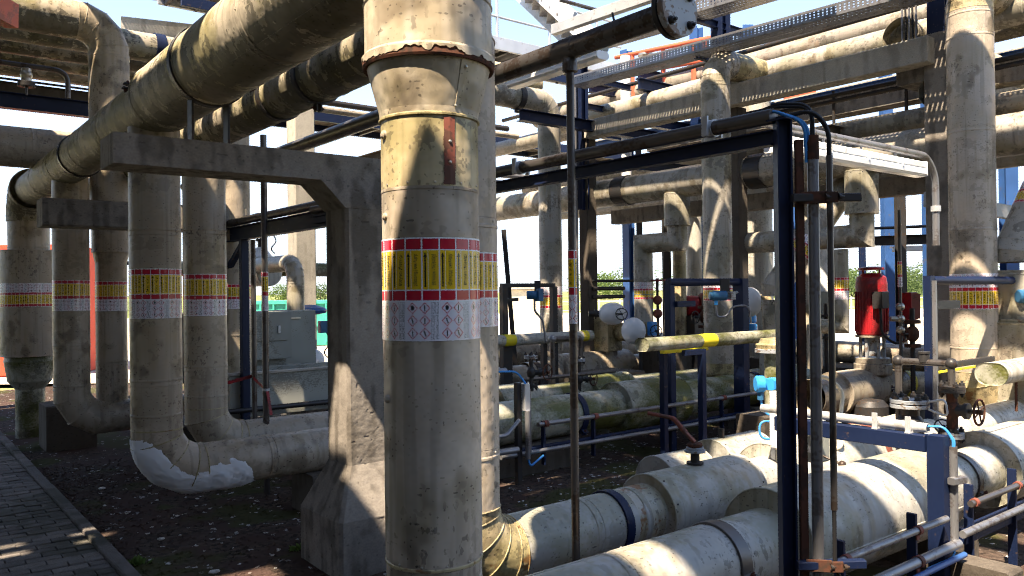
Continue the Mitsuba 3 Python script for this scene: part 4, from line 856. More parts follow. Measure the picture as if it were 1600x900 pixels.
put(t, 'tube', rev([bx, by + .05, .915], [0, 1, 0], [(0, .020), (0, .025), (1.0, .025), (1.0, 0)], 18), GALV_B)
for y_ in (by + .12, by + .30): put(t, 'tube_clamp', cat(rev([bx, y_, .915], [0, 1, 0], [(0, .0255), (0, .031), (.03, .031), (.03, .0255)], 18), bar([bx - .05, y_ + .015, .885], [bx + .05, y_ + .015, .885], .03, .010, .002), bar([bx - .04, y_ + .015, .885], [bx - .04, y_ + .015, .97], .03, .01, .002, (1, 0, 0))), GALV_B)
cd = A([bx + .04, by - .055, 0]); put(t, 'conduit', rev(cd + UP * .33, UP, [(0, .021), (.5, .021), (.5, .018), (.4, .018)], 18), GALV); put(t, 'conduit_clip', bar(cd + A([-.05, -.01, .66]), cd + A([.05, -.03, .66]), .04, .035, .004), GALV)
for k in range(2): cable(t, [A([bx + .005 * k, by + .08, .92]), A([bx + .02, by - .02, .93]), cd + UP * .86 + RT * .008 * k, cd + UP * .7], .006, CBLUE, R=.05)
for k in range(2): cable(t, [cd + UP * .36, cd + UP * .27, cd + A([-.09, -.01, .26 + .012 * k]), cd + A([-.3, -.0, .27])], .006, CBLUE, R=.05)
# valve group behind the short post
LX = 5.8
def vp(px, py): return onx(px, py, LX)
yA, yB = vp(1404, 600)[1], vp(1487, 600)[1]; zT = vp(1445, 566)[2]
t = thing('valve_loop', 'rusty steel pipe loop with flanged bolts and a handwheel valve, lower right', 'valve')
put(t, 'tube', tube(bend([[LX, yA, .3], [LX, yA, zT], [LX, yB, zT], [LX, yB, .5]], .05), .024, 16), STEEL)
for y_ in (yA, yB): put(t, 'elbow_fitting', ball([LX, y_, zT], .04, 10), DARK)
q = vp(1444, 560); put(t, 'plug', cat(cyl([LX, q[1], zT], [LX, q[1], zT + .06], .035, 12), cyl([LX, q[1], zT + .06], [LX, q[1], zT + .075], .042, 8)), DARK)
z_ = vp(1487, 608)[2]; flange(t, [LX, yB, z_], UP, .085, .022, 4, DARK, DARK, .035)
z_ = vp(1487, 640)[2]; put(t, 'valve_body', cat(ball([LX, yB, z_], .052, 12, (1, 1, 1.4)), cyl([LX, yB, z_ - .13], [LX, yB, z_ + .13], .035, 16)), RUST)
hw = vp(1530, 642); put(t, 'bonnet', cat(cyl([LX, yB, z_], [LX, yB - .11, z_], .04, 14), cyl([LX, yB - .08, z_], [LX, yB - .11, z_], .055, 14), cyl([LX, yB - .11, z_], [LX, hw[1], z_], .015, 10)), DARK); wheel(t, [LX, hw[1], z_], [0, -1, .0], .085, RUST)
z_ = vp(1490, 680)[2]; flange(t, [LX, yB, z_], UP, .075, .022, 4, FLANGE, DARK, .035)
t = thing('bolted_flange', 'thick grey blind flange with four tall bolts left of the rusty valve loop', 'flange')
q = vp(1432, 640); fy = q[1]; z0 = vp(1432, 628)[2]
put(t, 'body', cat(cyl([LX - .1, fy, z0 - .02], [LX - .1, fy, .45], .062, 16), ball([LX - .1, fy, z0 - .16], .10, 12)), DARK); 
for s in (-1, 1): put(t, 'flange', cyl([LX - .1, fy, z0 + .003 * s], [LX - .1, fy, z0 + .03 * s], .128, 28, .003), FLANGE)
for k in range(8): a = k * math.pi / 4 + .2; bolt(t, [LX - .1 + .1 * math.cos(a), fy + .1 * math.sin(a), z0 + .03], UP, .042)
put(t, 'handle', tube(bend([[LX - .1, fy - .12, z0 + .02], [LX - .1, fy - .24, z0 + .05], [LX - .1, fy - .26, z0 - .07], [LX - .1, fy - .13, z0 - .03]], .03), .008, 8), GALV_B)
t = thing('handwheel_valve', 'small black handwheel valve above the short navy post', 'valve')
q = vp(1474, 676); put(t, 'body', ball(q, .035, 10), DARK); wheel(t, q + UP * .04, [-.5, -.5, .5], .055, BLACK)
t = thing('hose', 'cream coloured hose hanging in a loop behind the conduits', 'hose')
cable(t, [at(1268, 590, 5.6), at(1290, 588, 5.6), at(1318, 610, 5.6), at(1312, 660, 5.5), at(1316, 700, 5.4), at(1292, 703, 5.4), at(1275, 690, 5.4)], .014, CREAM, 'hose', .12, 10)

# ================================================================== middle: rail and valves in front of the mossy pipes
t = thing('cable_rail', 'two slim tubes on navy posts in front of the mossy pipe in the middle', 'tube rail')
yM = 5.5
put(t, 'upper_tube', tube([[4.62, yM, .47], [7.95, yM, .47]], .021, 12), GALV); put(t, 'lower_tube', tube([[4.2, yM, .235], [7.85, yM, .235]], .021, 12), GALV)
put(t, 'beam', bar([4.2, yM + .07, .235], [7.9, yM + .07, .235], .06, .06, .003), BLUE)
for px in (852, 930, 1131):
    q = ony(px, 650, yM); blueflat(t, [q[0], yM + .03], .1, .49); put(t, 'clip', rev([q[0] - .02, yM, .47], [1, 0, 0], [(0, .022), (0, .03), (.045, .03), (.045, .022)], 12), REDP)
t = thing('conduit_post', 'grey conduit post with blue cables left of the slim mast', 'post')
q = ony(822, 650, 5.45); x_ = q[0]
put(t, 'post', bar([x_ - .05, 5.5, -.05], [x_ - .05, 5.5, .86], .05, .05, .003, (0, 1, 0)), DARK)
put(t, 'cover', bar([x_, 5.45, .62], [x_, 5.45, .85], .06, .05, .004, (0, 1, 0)), GALV_B); put(t, 'conduit', cat(cyl([x_ - .0, 5.43, .2], [x_, 5.43, .62], .024, 12), cyl([x_ + .05, 5.46, .25], [x_ + .05, 5.46, .8], .012, 10)), GALV)
cable(t, [[x_ - .3, 5.6, .96], [x_ - .06, 5.5, .96], [x_, 5.45, .85]], .009, CBLUE, R=.1); cable(t, [[x_, 5.43, .22], [x_ + .02, 5.43, .13], [x_ + .2, 5.46, .2]], .01, CBLUE, R=.08)
put(t, 'tube', tube([[x_ - 1.0, 5.6, .965], [x_ - .1, 5.6, .965]], .022, 12), GALV)
put(t, 'low_tube', cat(tube([[x_ - .9, 5.42, .30], [x_ - .12, 5.42, .30]], .028, 12), tube(bend([[x_ - .9, 5.4, .44], [x_ - .25, 5.4, .44], [x_ - .1, 5.42, .55]], .1), .018, 10)), GALV)
def hand_valve(label, p, r=.022, h=.42, tilt=0):
    t = thing('handwheel_valve', label, 'valve'); p = A(p, float)
    put(t, 'pipe', cyl(p - UP * h * .5, p + UP * h * .5, r, 12), DARK)
    flange(t, p + UP * h * .42, UP, r * 3.1, .018, 4, FLANGE, DARK, .03); flange(t, p - UP * h * .36, UP, r * 2.8, .016, 4, DARK, DARK, .028)
    put(t, 'body', ball(p, r * 2.1, 10, (1, 1, 1.3)), DARK); put(t, 'bonnet', cat(cyl(p, p + RT * .14, r * 1.2, 10), cyl(p + RT * .07, p + RT * .1, r * 2, 12)), DARK); wheel(t, p + RT * .16, RT - FW * .8, .075, RUST); return t
hand_valve('flanged valve with rusty handwheel left of the slim mast above the mossy pipe', ony(830, 582, 6.1), h=.36)
hand_valve('flanged valve with rusty handwheel just right of the slim mast above the mossy pipe', ony(905, 592, 6.6), h=.5)
t = thing('riser_tube', 'thin grey tube rising from the mossy pipe and turning right behind the slim mast', 'tube')
q = ony(863, 530, 6.74); put(t, 'tube', tube(bend([[q[0], 6.74, .6], [q[0], 6.74, q[2]], [q[0] + .42, 6.74, q[2]], [q[0] + .42, 6.74, .8]], .05), .03, 12), STEEL); put(t, 'fitting', ball([q[0], 6.74, q[2]], .045, 8), GALV); put(t, 'coupling', cyl([q[0] + .3, 6.74, q[2]], [q[0] + .36, 6.74, q[2]], .045, 10), GALV)
solo('tube', tube([[5.0, 6.2, .78], [6.3, 6.2, .78]], .02, 10), STEEL, 'horizontal grey tube passing behind the slim mast between the two valves', 'tube')
# flat lagged twin pipes with sealed ends
def oval(label, a, b, w, h, mat, tape=None, endmat=None):
    t = thing('capped_lagged_pipe', label, 'pipe'); a, b = A(a, float), A(b, float); d = nz(b - a); s = nz(np.cross(d, UP)); n = 28; th = np.arange(n) * 2 * np.pi / n
    ex = (w - h) / 2
    prof = np.array([[math.cos(x) * h / 2 + (ex if math.cos(x) > 0 else -ex), math.sin(x) * h / 2] for x in th])
    ring = prof[:, :1] * s + prof[:, 1:] * UP; L = np.linalg.norm(b - a); out = []
    for k, (s0, s1, e) in enumerate(((0.02, L * .35, 1.0), (L * .35, L * .7, 1.015), (L * .7, L, 1.0))): out.append(strip(a + d * s0 + ring * e, a + d * s1 + ring * e))
    put(t, 'jacket', cat(*out), mat)
    i = np.arange(n); j = (i + 1) % n
    cap = np.vstack([a + d * .012 + ring * .93, [a + d * .016]])
    put(t, 'end_cap', cat((cap, np.stack([i, j, i * 0 + n], 1)), strip(a + d * .005 + ring * 1.02, a + d * .022 + ring * 1.02), strip(a + d * .005 + ring * 1.02, a + d * .012 + ring * .93)), endmat or CL_GREEN)
    if tape: 
        for s0, s1 in tape: put(t, 'yellow_tape', strip(a + d * s0 + ring * 1.022, a + d * s1 + ring * 1.022), YEL)
    return t
a = ony(1002, 539, 5.0); b = ony(1225, 537, 5.0); oval('capped lagged pipe with yellow tape, left of the navy post', [a[0], 5.0, a[2]], [b[0], 5.0, a[2]], .17, .125, CL_GREEN, [(.78, 1.0)])
oz = a[2]
t = thing('pipe_stand', 'navy angle steel stand under the capped lagged pipe in the middle', 'stand')
for px, yy in ((1097, 4.95), (1037, 5.3)):
    q = ony(px, 600, yy); put(t, 'leg', bar([q[0], yy, -.05], [q[0], yy, oz - .075], .06, .06, .003, (0, 1, 0)), BLUE)
q = ony(1082, 555, 4.95); put(t, 'arm', bar([q[0] - .12, 4.95, oz - .10], [q[0] + .12, 4.95, oz - .10], .06, .05, .003), BLUE); q2 = ony(1040, 556, 5.3); put(t, 'yellow_edge', bar([q2[0] - .1, 5.26, oz - .11], [q[0] + .6, 5.26, oz - .11], .05, .03, .003), YEL)
a = ony(922, 524, 8.0); b = ony(770, 521, 8.0); oval('pale capped lagged pipe with yellow tape just behind the slim mast', [a[0], 8.0, a[2]], [b[0], 8.0, a[2]], .2, .14, CL_WHITE, [(.10, .2), (1.35, 1.52)])
for px in (795, 850): q = ony(px, 560, 8.1); solo('pipe_stand', bar([q[0], 8.1, -.05], [q[0], 8.1, a[2] - .08], .07, .07, .003, (0, 1, 0)), DARK, 'dark post under the pale capped pipe, %s' % ('left one' if px < 800 else 'right one'), 'stand')
a = ony(1548, 585, 2.9); oval('capped lagged pipe with rusty end cap at the right edge, lower of two', [a[0], 2.9, a[2]], [a[0] + 2.5, 2.9, a[2]], .26, .19, CL_WHITE)
q = ony(1578, 610, 2.9); solo('support_rod', cyl([q[0], 2.85, a[2] - .09], [q[0], 2.85, a[2] - .35], .012, 8), RUST, 'thin rod hanging below the lower capped pipe at right edge', 'rod')
a = ony(1580, 552, 3.3); oval('capped lagged pipe at the right edge, upper of two', [a[0], 3.3, a[2]], [a[0] + 2.5, 3.3, a[2]], .24, .17, CL_WHITE)

# ================================================================== right hand pipe group
XB = 8.2
def upright_right(label, px, pyt, x, r, secs, zl, bandpy, mat=CL_BACK, flip=True, bh=.335, screws=False):
    q = onx(px, 450, x); y = q[1]; d = q @ FW; t = thing('ethylene_pipe', label, 'pipe'); ztop = onx(px, pyt, x)[2]
    run(t, [x, y, zl + .3], [x, y, ztop], r, mat, secs, 36, screws=screws, seam=4.0)
    if bandpy: zb_ = onx(px, bandpy, x)[2]; band(t, [x, y, zb_], UP * (-1 if flip else 1), r, bh)
    return t, y, ztop
# tall pipe with high elbow, right of centre
t, yv, zt = upright_right('tall pale pipe with a high elbow right of centre', 1122, 130, 8.2, .178, [.55, .85, 1.2, .9, .4], ZL, 437, bh=.26, screws=True)
elbow(t, [8.2, yv, zt + .27], UP, [1, 0, 0], .178, .27, CL_BACK, 4, 36)
run(t, [8.47, yv, zt + .27], [9.75, yv, zt + .27], .178, CL_RUST, [.5, .9], 36)
elbow(t, [8.2, yv, ZL], [0, 0, -1], [1, 0, 0], .178, .3, CL_RUST, 3, 36)
run(t, [8.5, yv, ZL], [10, yv, ZL], .178, CL_GREEN, None, 32, screws=False)
# pipe with elbow behind the slim mast
t, yv, zt = upright_right('pale pipe with an elbow near the top, left of the slim mast', 861, 185, XB, .175, [.6, 1.1, 1.2, .7, .7], ZL, 448, bh=.33)
elbow(t, [XB, yv, zt + .25], UP, [-1, 0, 0], .175, .25, CL_BACK, 4, 36); run(t, [XB - .25, yv, zt + .25], [5.4, yv, zt + .25], .175, CL_BACK, [.42, .6, .8, .8], 36, screws=False); clamp(t, [XB - .62, yv, zt + .25], [1, 0, 0], .178, .1, DARK, (0, 0, -1))
# large pipe at right
t, yv, zt = upright_right('large pale marked pipe beside the concrete column at right', 1521, 18, 8.45, .207, [.35, 1.15, .95, .92, .85, .5], ZL, 428, bh=.34, screws=True, mat=CL_MAIN)
y3 = yv
elbow(t, [8.45, yv, zt + .30], UP, [1, 0, 0], .207, .30, CL_RUST, 4, 36); run(t, [8.75, yv, zt + .30], [11, yv, zt + .30], .207, CL_TOP, [.6, .8, .8], 36)
elbow(t, [8.45, yv, ZL + .05], [0, 0, -1], [1, 0, 0], .207, .33, CL_RUST, 3, 36); sleeve(t, [8.72, yv, ZL + .05], [10.5, yv, ZL + .05], .30, .2, CL_TANK, 44, part='valve_box')
# concrete frame of the right bridge: columns with beams
def ccol(px, x, z1, label, w=.2, extra=None):
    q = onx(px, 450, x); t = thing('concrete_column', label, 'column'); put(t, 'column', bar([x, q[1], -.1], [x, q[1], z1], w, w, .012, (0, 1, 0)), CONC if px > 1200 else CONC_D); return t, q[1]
_, ya = ccol(920, 8.75, 4.3, 'dark concrete column with navy post, right of the slim mast'); _, yb = ccol(1153, 8.85, 4.0, 'brown concrete column hidden behind the tall pale pipe'); tc, yc = ccol(1474, 8.9, 4.32, 'sunlit concrete column left of the large right pipe', .24)
t = thing('concrete_beam', 'pale concrete beam running to the sunlit column, upper right', 'beam'); put(t, 'beam', bar([8.72, yc - .0, 4.13], [8.72, ya + .1, 4.13], .22, .27, .01), CONC_L)
t = thing('concrete_beam', 'lower concrete beam under the thick horizontal pipe, right half', 'beam'); put(t, 'beam', bar([9.45, yc + .2, 2.83], [9.45, ya + .1, 2.83], .18, .22, .01), CONC)
t = thing('concrete_beam', 'concrete beam further back behind the pale tubes, upper right', 'beam'); put(t, 'beam', bar([10.3, 2.7, 4.1], [10.3, 9.2, 4.1], .25, .27, .01), CONC)
t = thing('lagged_header', 'thick stained horizontal pipe with dark clamps across the right half', 'pipe')
HX, ZB = 9.0, 3.17
run(t, [HX, 1.0, ZB], [HX, 14.0, ZB], .212, CL_BACK, None, 36, screws=False)
for y_ in (8.6, 6.2, 2.8): clamp(t, [HX, y_, ZB], [0, 1, 0], .215, .24, DARK, (1, 0, 0))
straight('slimmer lagged pipe parallel to the concrete beam, upper right', [9.2, 10.6, 4.47], [9.2, 1.0, 4.47], .155, CL_BACK)
straight('lagged pipe below the dark conduits, upper right', [9.3, 7.0, 3.55], [9.3, 1.0, 3.55], .12, CL_BROWN)
straight('lagged pipe at the far back right, level with the concrete beam', [10.0, 14, 4.55], [10.0, 1.2, 4.55], .14, CL_BROWN)
for k in range(2): solo('conduit', tube([[9.4, 6.8, 3.97 + .075 * k], [9.4, 1.6, 3.97 + .075 * k]], .028, 10), DARK, '%s of two dark conduits under the concrete beam, upper right' % ('lower', 'upper')[k], 'conduit')
for y_ in (4.5, 5.4): solo('hanger', bar([9.4, y_, 3.5], [9.4, y_, 4.1], .03, .03, .003, (0, 1, 0)), DARK, 'dark hanger of the conduits, %s of two' % ('right' if y_ < 4.8 else 'left'), 'hanger')
# goosenecks
t = thing('gooseneck_pipe', 'beige gooseneck pipe with mitred corners hanging from the thick header, centre right', 'pipe')
q = onx(1058, 330, HX); yg = q[1]
sleeve(t, [HX, yg, 3.02], [HX, yg, 2.56], .185, .12, CL_BACK); put(t, 'collar', rev([HX, yg, 3.02], UP, [(0, .13), (.06, .1), (.1, .1)], 20), CL_RUST)
run(t, [HX, yg, 2.56], [HX, yg, 2.50], .14, CL_BACK, screws=False)
zc = 2.34; elbow(t, [HX, yg, zc], [0, 0, -1], [0, 1, 0], .14, .16, CL_BACK, 1); run(t, [HX, yg + .16, zc], [HX, yg + .5, zc], .14, CL_BACK, screws=False)
yd = yg + .66; elbow(t, [HX, yd, zc], [0, 1, 0], [0, 0, -1], .14, .16, CL_BACK, 1)
zb = onx(1008, 520, HX)[2]; run(t, [HX, yd, zb + .16], [HX, yd, zc - .16], .14, CL_BACK, [.45, 1.0], screws=False)
elbow(t, [HX, yd, zb], [0, 0, -1], [0, 1, 0], .14, .16, CL_RUST, 1); run(t, [HX, yd + .16, zb], [HX, yd + .9, zb], .14, CL_RUST, screws=False)
band(t, [HX, yd, onx(1008, 441, HX)[2]], [0, 0, -1], .14, .25)
t = thing('gooseneck_pipe', 'beige gooseneck pipe under the thick header, right of the navy post', 'pipe')
q = onx(1346, 310, HX); yg = q[1]
sleeve(t, [HX, yg, 3.0], [HX, yg, 2.50], .185, .12, CL_BACK); run(t, [HX, yg, 2.50], [HX, yg, 2.41], .135, CL_BACK, screws=False); put(t, 'collar', rev([HX, yg, 3.0], UP, [(0, .13), (.06, .1), (.1, .1)], 20), CL_RUST)
elbow(t, [HX, yg, 2.25], [0, 0, -1], [0, 1, 0], .135, .16, CL_BACK, 1); run(t, [HX, yg + .16, 2.25], [HX, yg + 1.6, 2.25], .135, CL_BACK, [.5, 1.0], screws=False)
# frosted valves near the first gooseneck
for px, py, s, l in ((957, 490, .21, 'white frosted ball valve with handwheel right of the slim mast'), (990, 517, .2, 'white frosted valve body hanging below the gooseneck foot')):
    q = onx(px, py, HX - .3); t = thing('frosted_valve', l, 'valve'); put(t, 'body', ball(q, s * .85, 14, (1.25 if px < 970 else 1, 1.1, .95 if px < 970 else 1.15), .05, 6), ICE)
    if px < 970: put(t, 'bonnet', cat(cyl(q - RT * .2, q - RT * .36, .05, 12), cyl(q - RT * .24, q - RT * .27, .08, 12)), DARK); wheel(t, q + RT * .1 - FW * .27, [-FW[0], -FW[1], .2], .085, BLACK); put(t, 'stem', cyl(q - FW * .15, q + RT * .1 - FW * .27, .014, 8), DARK)
    else: put(t, 'gear', cat(box(q + RT * .27 + UP * .03, .1, .1, .2), ), CBLUE); wheel(t, q + RT * .3 - FW * .15, -FW, .085, BLACK)
t = thing('valve_stand', 'rusty stained support box under the frosted ball valve', 'stand'); q = onx(950, 530, HX - .1); put(t, 'box', box([q[0], q[1], 1.0], .3, .3, .55, .01), CL_RUST); put(t, 'leg', box([q[0], q[1], .4], .2, .2, .64, .01), CL_BROWN)
# leaning pipes
def leaning(label, px, x, r, txt, zs, zk, ang, boxr):
    q = onx(px, 480, x); y = q[1]; t = thing('leaning_pipe', label, 'pipe')
    put(t, 'base_box', rev([x, y, zs - .9], UP, [(0, boxr), (.88, boxr), (.895, boxr + .01), (.9, boxr + .01), (.9, r)], 36), CL_WHITE if txt else CL_BACK)
    run(t, [x, y, zs], [x, y, zk - .15], r, CL_BACK, screws=False); d1 = nz([math.sin(ang) * .8, -math.sin(ang) * .6, math.cos(ang)])
    a_, b_ = elbow(t, [x, y, zk], UP, d1, r, .3, CL_BACK, 1); run(t, b_, b_ + d1 * 1.6, r * .97, CL_BACK, [.9, .8], screws=False); band(t, b_ + d1 * .62, -d1, r * .975, .24)
    put(t, 'knuckle', rev([x - .02, y, zs], UP, [(0, r + .004), (.02, r + .006), (.03, r)], 30), CL_RUST)
    return t, y
t, y5 = leaning('beige pipe leaning right with painted writing, just left of the navy post', 1212, 8.6, .16, 1, 1.12, 1.66, .62, .20)
ux = nz(RT * 1.0); 
for k, w_ in enumerate(('VON UF', 'TANK')):
    m = meshkit.text_mesh(w_, .06, .002); tv = np.array(m.vertices); tv[:, 0] -= tv[:, 0].max() / 2
    th_ = math.atan2(-FW[1], -FW[0]) + .2 + tv[:, 0] / .163; V = np.stack([8.6 + (.162 + tv[:, 2]) * np.cos(th_), y5 + (.162 + tv[:, 2]) * np.sin(th_), 1.46 - .085 * k + tv[:, 1]], 1); kk = free(t + '__lettering'); scene[kk] = mikit.ply((V, np.array(m.faces)), INK, False)
q = onx(1172, 472, 8.75); t = thing('frosted_valve', 'white frosted ball left of the leaning pipe with writing', 'valve'); put(t, 'body', ball(q, .15, 14, (1, 1, 1.25), .04, 2), ICE); put(t, 'neck', cyl(q, q + RT * .25, .1, 16), CL_RUST)
t, y6 = leaning('wide beige pipe leaning right at the right image edge', 1596, 8.75, .25, 0, 1.30, 1.95, .45, .31)

# ================================================================== blue frames, transmitters
t = thing('tube_stand', 'navy tube frame carrying a transmitter in front of the tall pale pipe', 'frame')
a = ony(1044, 441, 6.4); b = ony(1155, 441, 6.0); a = A([7.35, 6.1, 1.74]); 
a = ony(1044, 441, 5.6); b = ony(1157, 441, 5.6); zf = a[2]
put(t, 'top_tube', tube([[a[0], 5.6, zf], [b[0], 5.6, zf]], .042, 14), BLUE); put(t, 'left_post', bar([a[0] + .02, 5.6, -.05], [a[0] + .02, 5.6, zf - .03], .08, .08, .004, (0, 1, 0)), BLUE); put(t, 'right_post', bar([b[0], 5.6, -.05], [b[0], 5.6, zf + .04], .11, .14, .004, (0, 1, 0)), BLUE)
q = ony(1058, 475, 5.6); put(t, 'short_arm', bar([a[0] + .05, 5.55, q[2]], [a[0] + .34, 5.55, q[2]], .06, .06, .003), BLUE)
t = thing('transmitter', 'blue pressure transmitter on a bracket plate at the navy tube frame', 'transmitter')
q = ony(1127, 462, 5.5); put(t, 'bracket', bar(q + RT * .04 + UP * .0, q + RT * .04 + UP * .18, .10, .03, .003, FW), DARK); put(t, 'housing', cat(cyl(q - RT * .10, q + RT * .06, .055, 18, .01), cyl(q - RT * .13, q - RT * .1, .045, 16)), MBLUE); put(t, 'gland', cyl(q - RT * .06 - UP * .05, q - RT * .06 - UP * .1, .02, 10), BBLUE); put(t, 'manifold', cat(box(q + RT * .1, .08, .08, .09), cyl(q + RT * .1, q + RT * .18 + UP * .04, .014, 8)), FLANGE)
cable(t, [q - RT * .06 - UP * .1, q - RT * .05 - UP * .24, q + RT * .06 - UP * .22, q + RT * .12 - UP * .12, q + RT * .3 - UP * .10, q + RT * .32 - UP * .3], .011, GALV, R=.09)
t = thing('tube_stand', 'navy tube frame at the right edge in front of the large right pipe', 'frame')
put(t, 'top_tube', tube([[6.86, 3.1, 1.70], [9.6, 3.1, 1.70]], .038, 14), BLUE); put(t, 'post', bar([6.82, 3.1, -.05], [6.82, 3.1, 1.74], .085, .06, .003, (0, 1, 0)), BLUE); put(t, 'galvanised_angle', bar([6.78, 3.04, -.05], [6.78, 3.04, 1.7], .03, .03, .002, (0, 1, 0)), GALV)
q = ony(1482, 476, 3.08); put(t, 'short_arm', bar([6.86, 3.08, q[2]], [7.28, 3.08, q[2]], .06, .07, .003), BLACK); q = ony(1540, 563, 3.1); put(t, 'low_arm', bar([6.86, 3.12, q[2]], [8.1, 3.12, q[2]], .04, .05, .003), DARK); put(t, 'yellow_edge', bar([6.86, 3.07, q[2] - .035], [7.6, 3.07, q[2] - .035], .012, .02, .002), YEL)
t = thing('transmitter', 'blue transmitter peeping in at the right image edge', 'transmitter'); q = ony(1600, 463, 3.0); put(t, 'housing', cyl(q - RT * .06, q + RT * .12, .065, 18, .012), MBLUE)
t = thing('transmitter', 'bright blue plastic transmitter head on a grey stem, left of the navy post', 'transmitter')
q = at(1197, 600, 5.6); put(t, 'housing', cat(cyl(q - RT * .075, q - RT * .01, .058, 18, .01), box(q + RT * .045, .08, .08, .08, .012), cyl(q + RT * .09 , q + RT * .12, .035, 14)), BBLUE); put(t, 'neck', cyl(q - RT * .04 - UP * .05, q - RT * .04 - UP * .11, .022, 10), MBLUE)
cable(t, [q - RT * .04 - UP * .1, q - RT * .02 - UP * .2, q + RT * .1 - UP * .24, q + RT * .10 - UP * .38, q - RT * .05 - UP * .38, q - RT * .05 - UP * .25, q + RT * .12 - UP * .27], .008, CBLUE, R=.08)
solo('standpipe', cyl([*at(1213, 640, 5.3)[:2], -.05], at(1213, 612, 5.3), .045, 14), WHITE, 'pale upright stem below the bright blue transmitter', 'stem')
t = thing('valve_manifold', 'stack of bolted fittings with a round cap left of the navy post', 'valve')
q = at(1208, 540, 5.9); put(t, 'cap', rev(q - UP * .02, UP, [(0, .12), (.03, .125), (.04, .10), (.07, .09), (.08, 0)], 24), CL_RUST); put(t, 'flange', cyl(q - UP * .05, q - UP * .02, .13, 24), FLANGE); put(t, 'body', cyl(q - UP * .5, q - UP * .05, .065, 16), CL_GREEN)
for k in range(3): put(t, 'fitting', box(q + RT * .075 - UP * (.16 + .06 * k), .06, .05, .035), BRASS)

# ================================================================== right background: pump motor, run with collar, post
t = thing('pump_motor', 'red upright electric pump motor on a flanged base right of centre', 'motor')
q = onx(1362, 480, 9.5); mx, my = q[0], q[1]; r = .18
put(t, 'housing', rev([mx, my, 1.07], UP, [(0, r * .9), (.02, r), (.62, r), (.70, r * .93), (.75, r * .6), (.755, 0)], 36), RED)
for k in range(28): a = k * 2 * np.pi / 28; o = A([math.cos(a), math.sin(a), 0]); put(t, 'cooling_fin', bar([mx + o[0] * r, my + o[1] * r, 1.12], [mx + o[0] * r, my + o[1] * r, 1.6], .006, .02, .001, o), RED)
for s in (-1, 1): put(t, 'lifting_post', cyl(A([mx, my, 1.79]) + RT * .1 * s, A([mx, my, 1.86]) + RT * .1 * s, .013, 8), RED)
put(t, 'rain_cap', rev([mx, my, 1.86], UP, [(0, 0), (0, .15), (.025, .15), (.04, .1), (.045, 0)], 24), RED)
put(t, 'terminal_box', box(A([mx, my, 1.50]) - FW * (r + .06), .16, .12, .20, .006), DARK)
put(t, 'lantern', cat(cyl([mx, my, .82], [mx, my, 1.07], .08, 16), *[bar([mx + .13 * math.cos(a), my + .13 * math.sin(a), .80], [mx + .13 * math.cos(a), my + .13 * math.sin(a), 1.07], .03, .03, .002, (1, 0, 0)) for a in np.arange(6) * 1.047]), FLANGE)
put(t, 'base_flange', cat(cyl([mx, my, .735], [mx, my, .80], .2, 28), cyl([mx, my, .60], [mx, my, .735], .22, 28)), CL_BROWN); put(t, 'upper_flange', cyl([mx, my, 1.05], [mx, my, 1.072], .19, 28), CL_BROWN)
cable(t, [A([mx, my, 1.45]) - FW * .23, A([mx, my, 1.1]) - FW * .25, A([mx, my, .98]) - FW * .26 + RT * .15, A([mx, my, 1.0]) - FW * .2 + RT * .3, A([mx, my, 1.22]) - FW * .15 + RT * .34], .016, BLACK, R=.15)
t = thing('switch_box', 'small red switch box beside the red pump motor', 'box'); q = A([mx, my, 1.42]) + RT * .40 - FW * .1; put(t, 'body', box(q, .17, .14, .33, .008), RED); put(t, 'cover', bar(q - FW * .09 - UP * .15 + RT * .03, q - FW * .09 + UP * .15 + RT * .03, .12, .02, .004, FW), REDP); put(t, 'gland', cyl(q - UP * .16, q - UP * .22, .025, 10), BLACK)
t = thing('thin_mast', 'thin steel tube with valves beside the red pump motor', 'tube'); q = A([mx, my, 0]) + RT * .18 - FW * .35; put(t, 'tube', tube([q, q + UP * 2.55], .02, 10), STEEL); band(t, q + UP * 1.65, UP, .022, .3); put(t, 'valve', cat(*[ball(q + UP * z_, .05, 8) for z_ in (1.15, 1.28, 1.42)], cyl(q + UP * 1.28, q + UP * 1.28 - RT * .12, .03, 8)), BRASS)
t = thing('thin_marked_pipe', 'slim beige pipe with yellow band and crooked foot, left of the red pump motor', 'pipe')
q = onx(1314, 440, 8.9); x_, y_ = q[0], q[1]; run(t, [x_, y_, 1.32], [x_, y_, 2.1], .085, CL_BACK, [.85], screws=False); band(t, [x_, y_, onx(1314, 468, 8.9)[2]], UP, .085, .26)
elbow(t, [x_, y_, 1.20], [0, 0, -1], [-.62, .785, 0], .085, .12, CL_BACK, 1); q2 = A([x_, y_, 1.2]) + A([-.62, .785, 0]) * .3; run(t, A([x_, y_, 1.2]) + A([-.62, .785, 0]) * .12, q2, .085, CL_BACK, screws=False); run(t, q2 - UP * .5, q2 + UP * .02, .085, CL_BACK, screws=False)
t = thing('lagged_run', 'brown lagged pipe with a wide collar and blue clamp behind the valve loop, right', 'pipe')
yk = 5.05; run(t, [8.2, yk, .43], [8.75, yk, .43], .2, CL_BROWN, screws=False); sleeve(t, [8.7, yk, .43], [9.55, yk, .43], .25, .15, CL_BROWN); run(t, [9.55, yk, .43], [13.5, yk, .43], .185, CL_BROWN, [.75, .55, 1.0, 1.2], screws=True); clamp(t, [9.62, yk, .43], [1, 0, 0], .19, .07, BLUE, (0, -1, 0)); put(t, 'yellow_ring', rev([10.2, yk, .43], [1, 0, 0], [(0, .186), (0, .189), (.16, .189), (.16, .186)], 32), YEL)
solo('valve_drum', rev([8.95, 4.75, .0], UP, [(0, .2), (.30, .2), (.36, .15), (.38, 0)], 24), DARK, 'squat dark drum on the ground below the brown run', 'drum')
block([10.4, yk], .5, .4, .24, 'dark block under the brown run below its yellow ring')
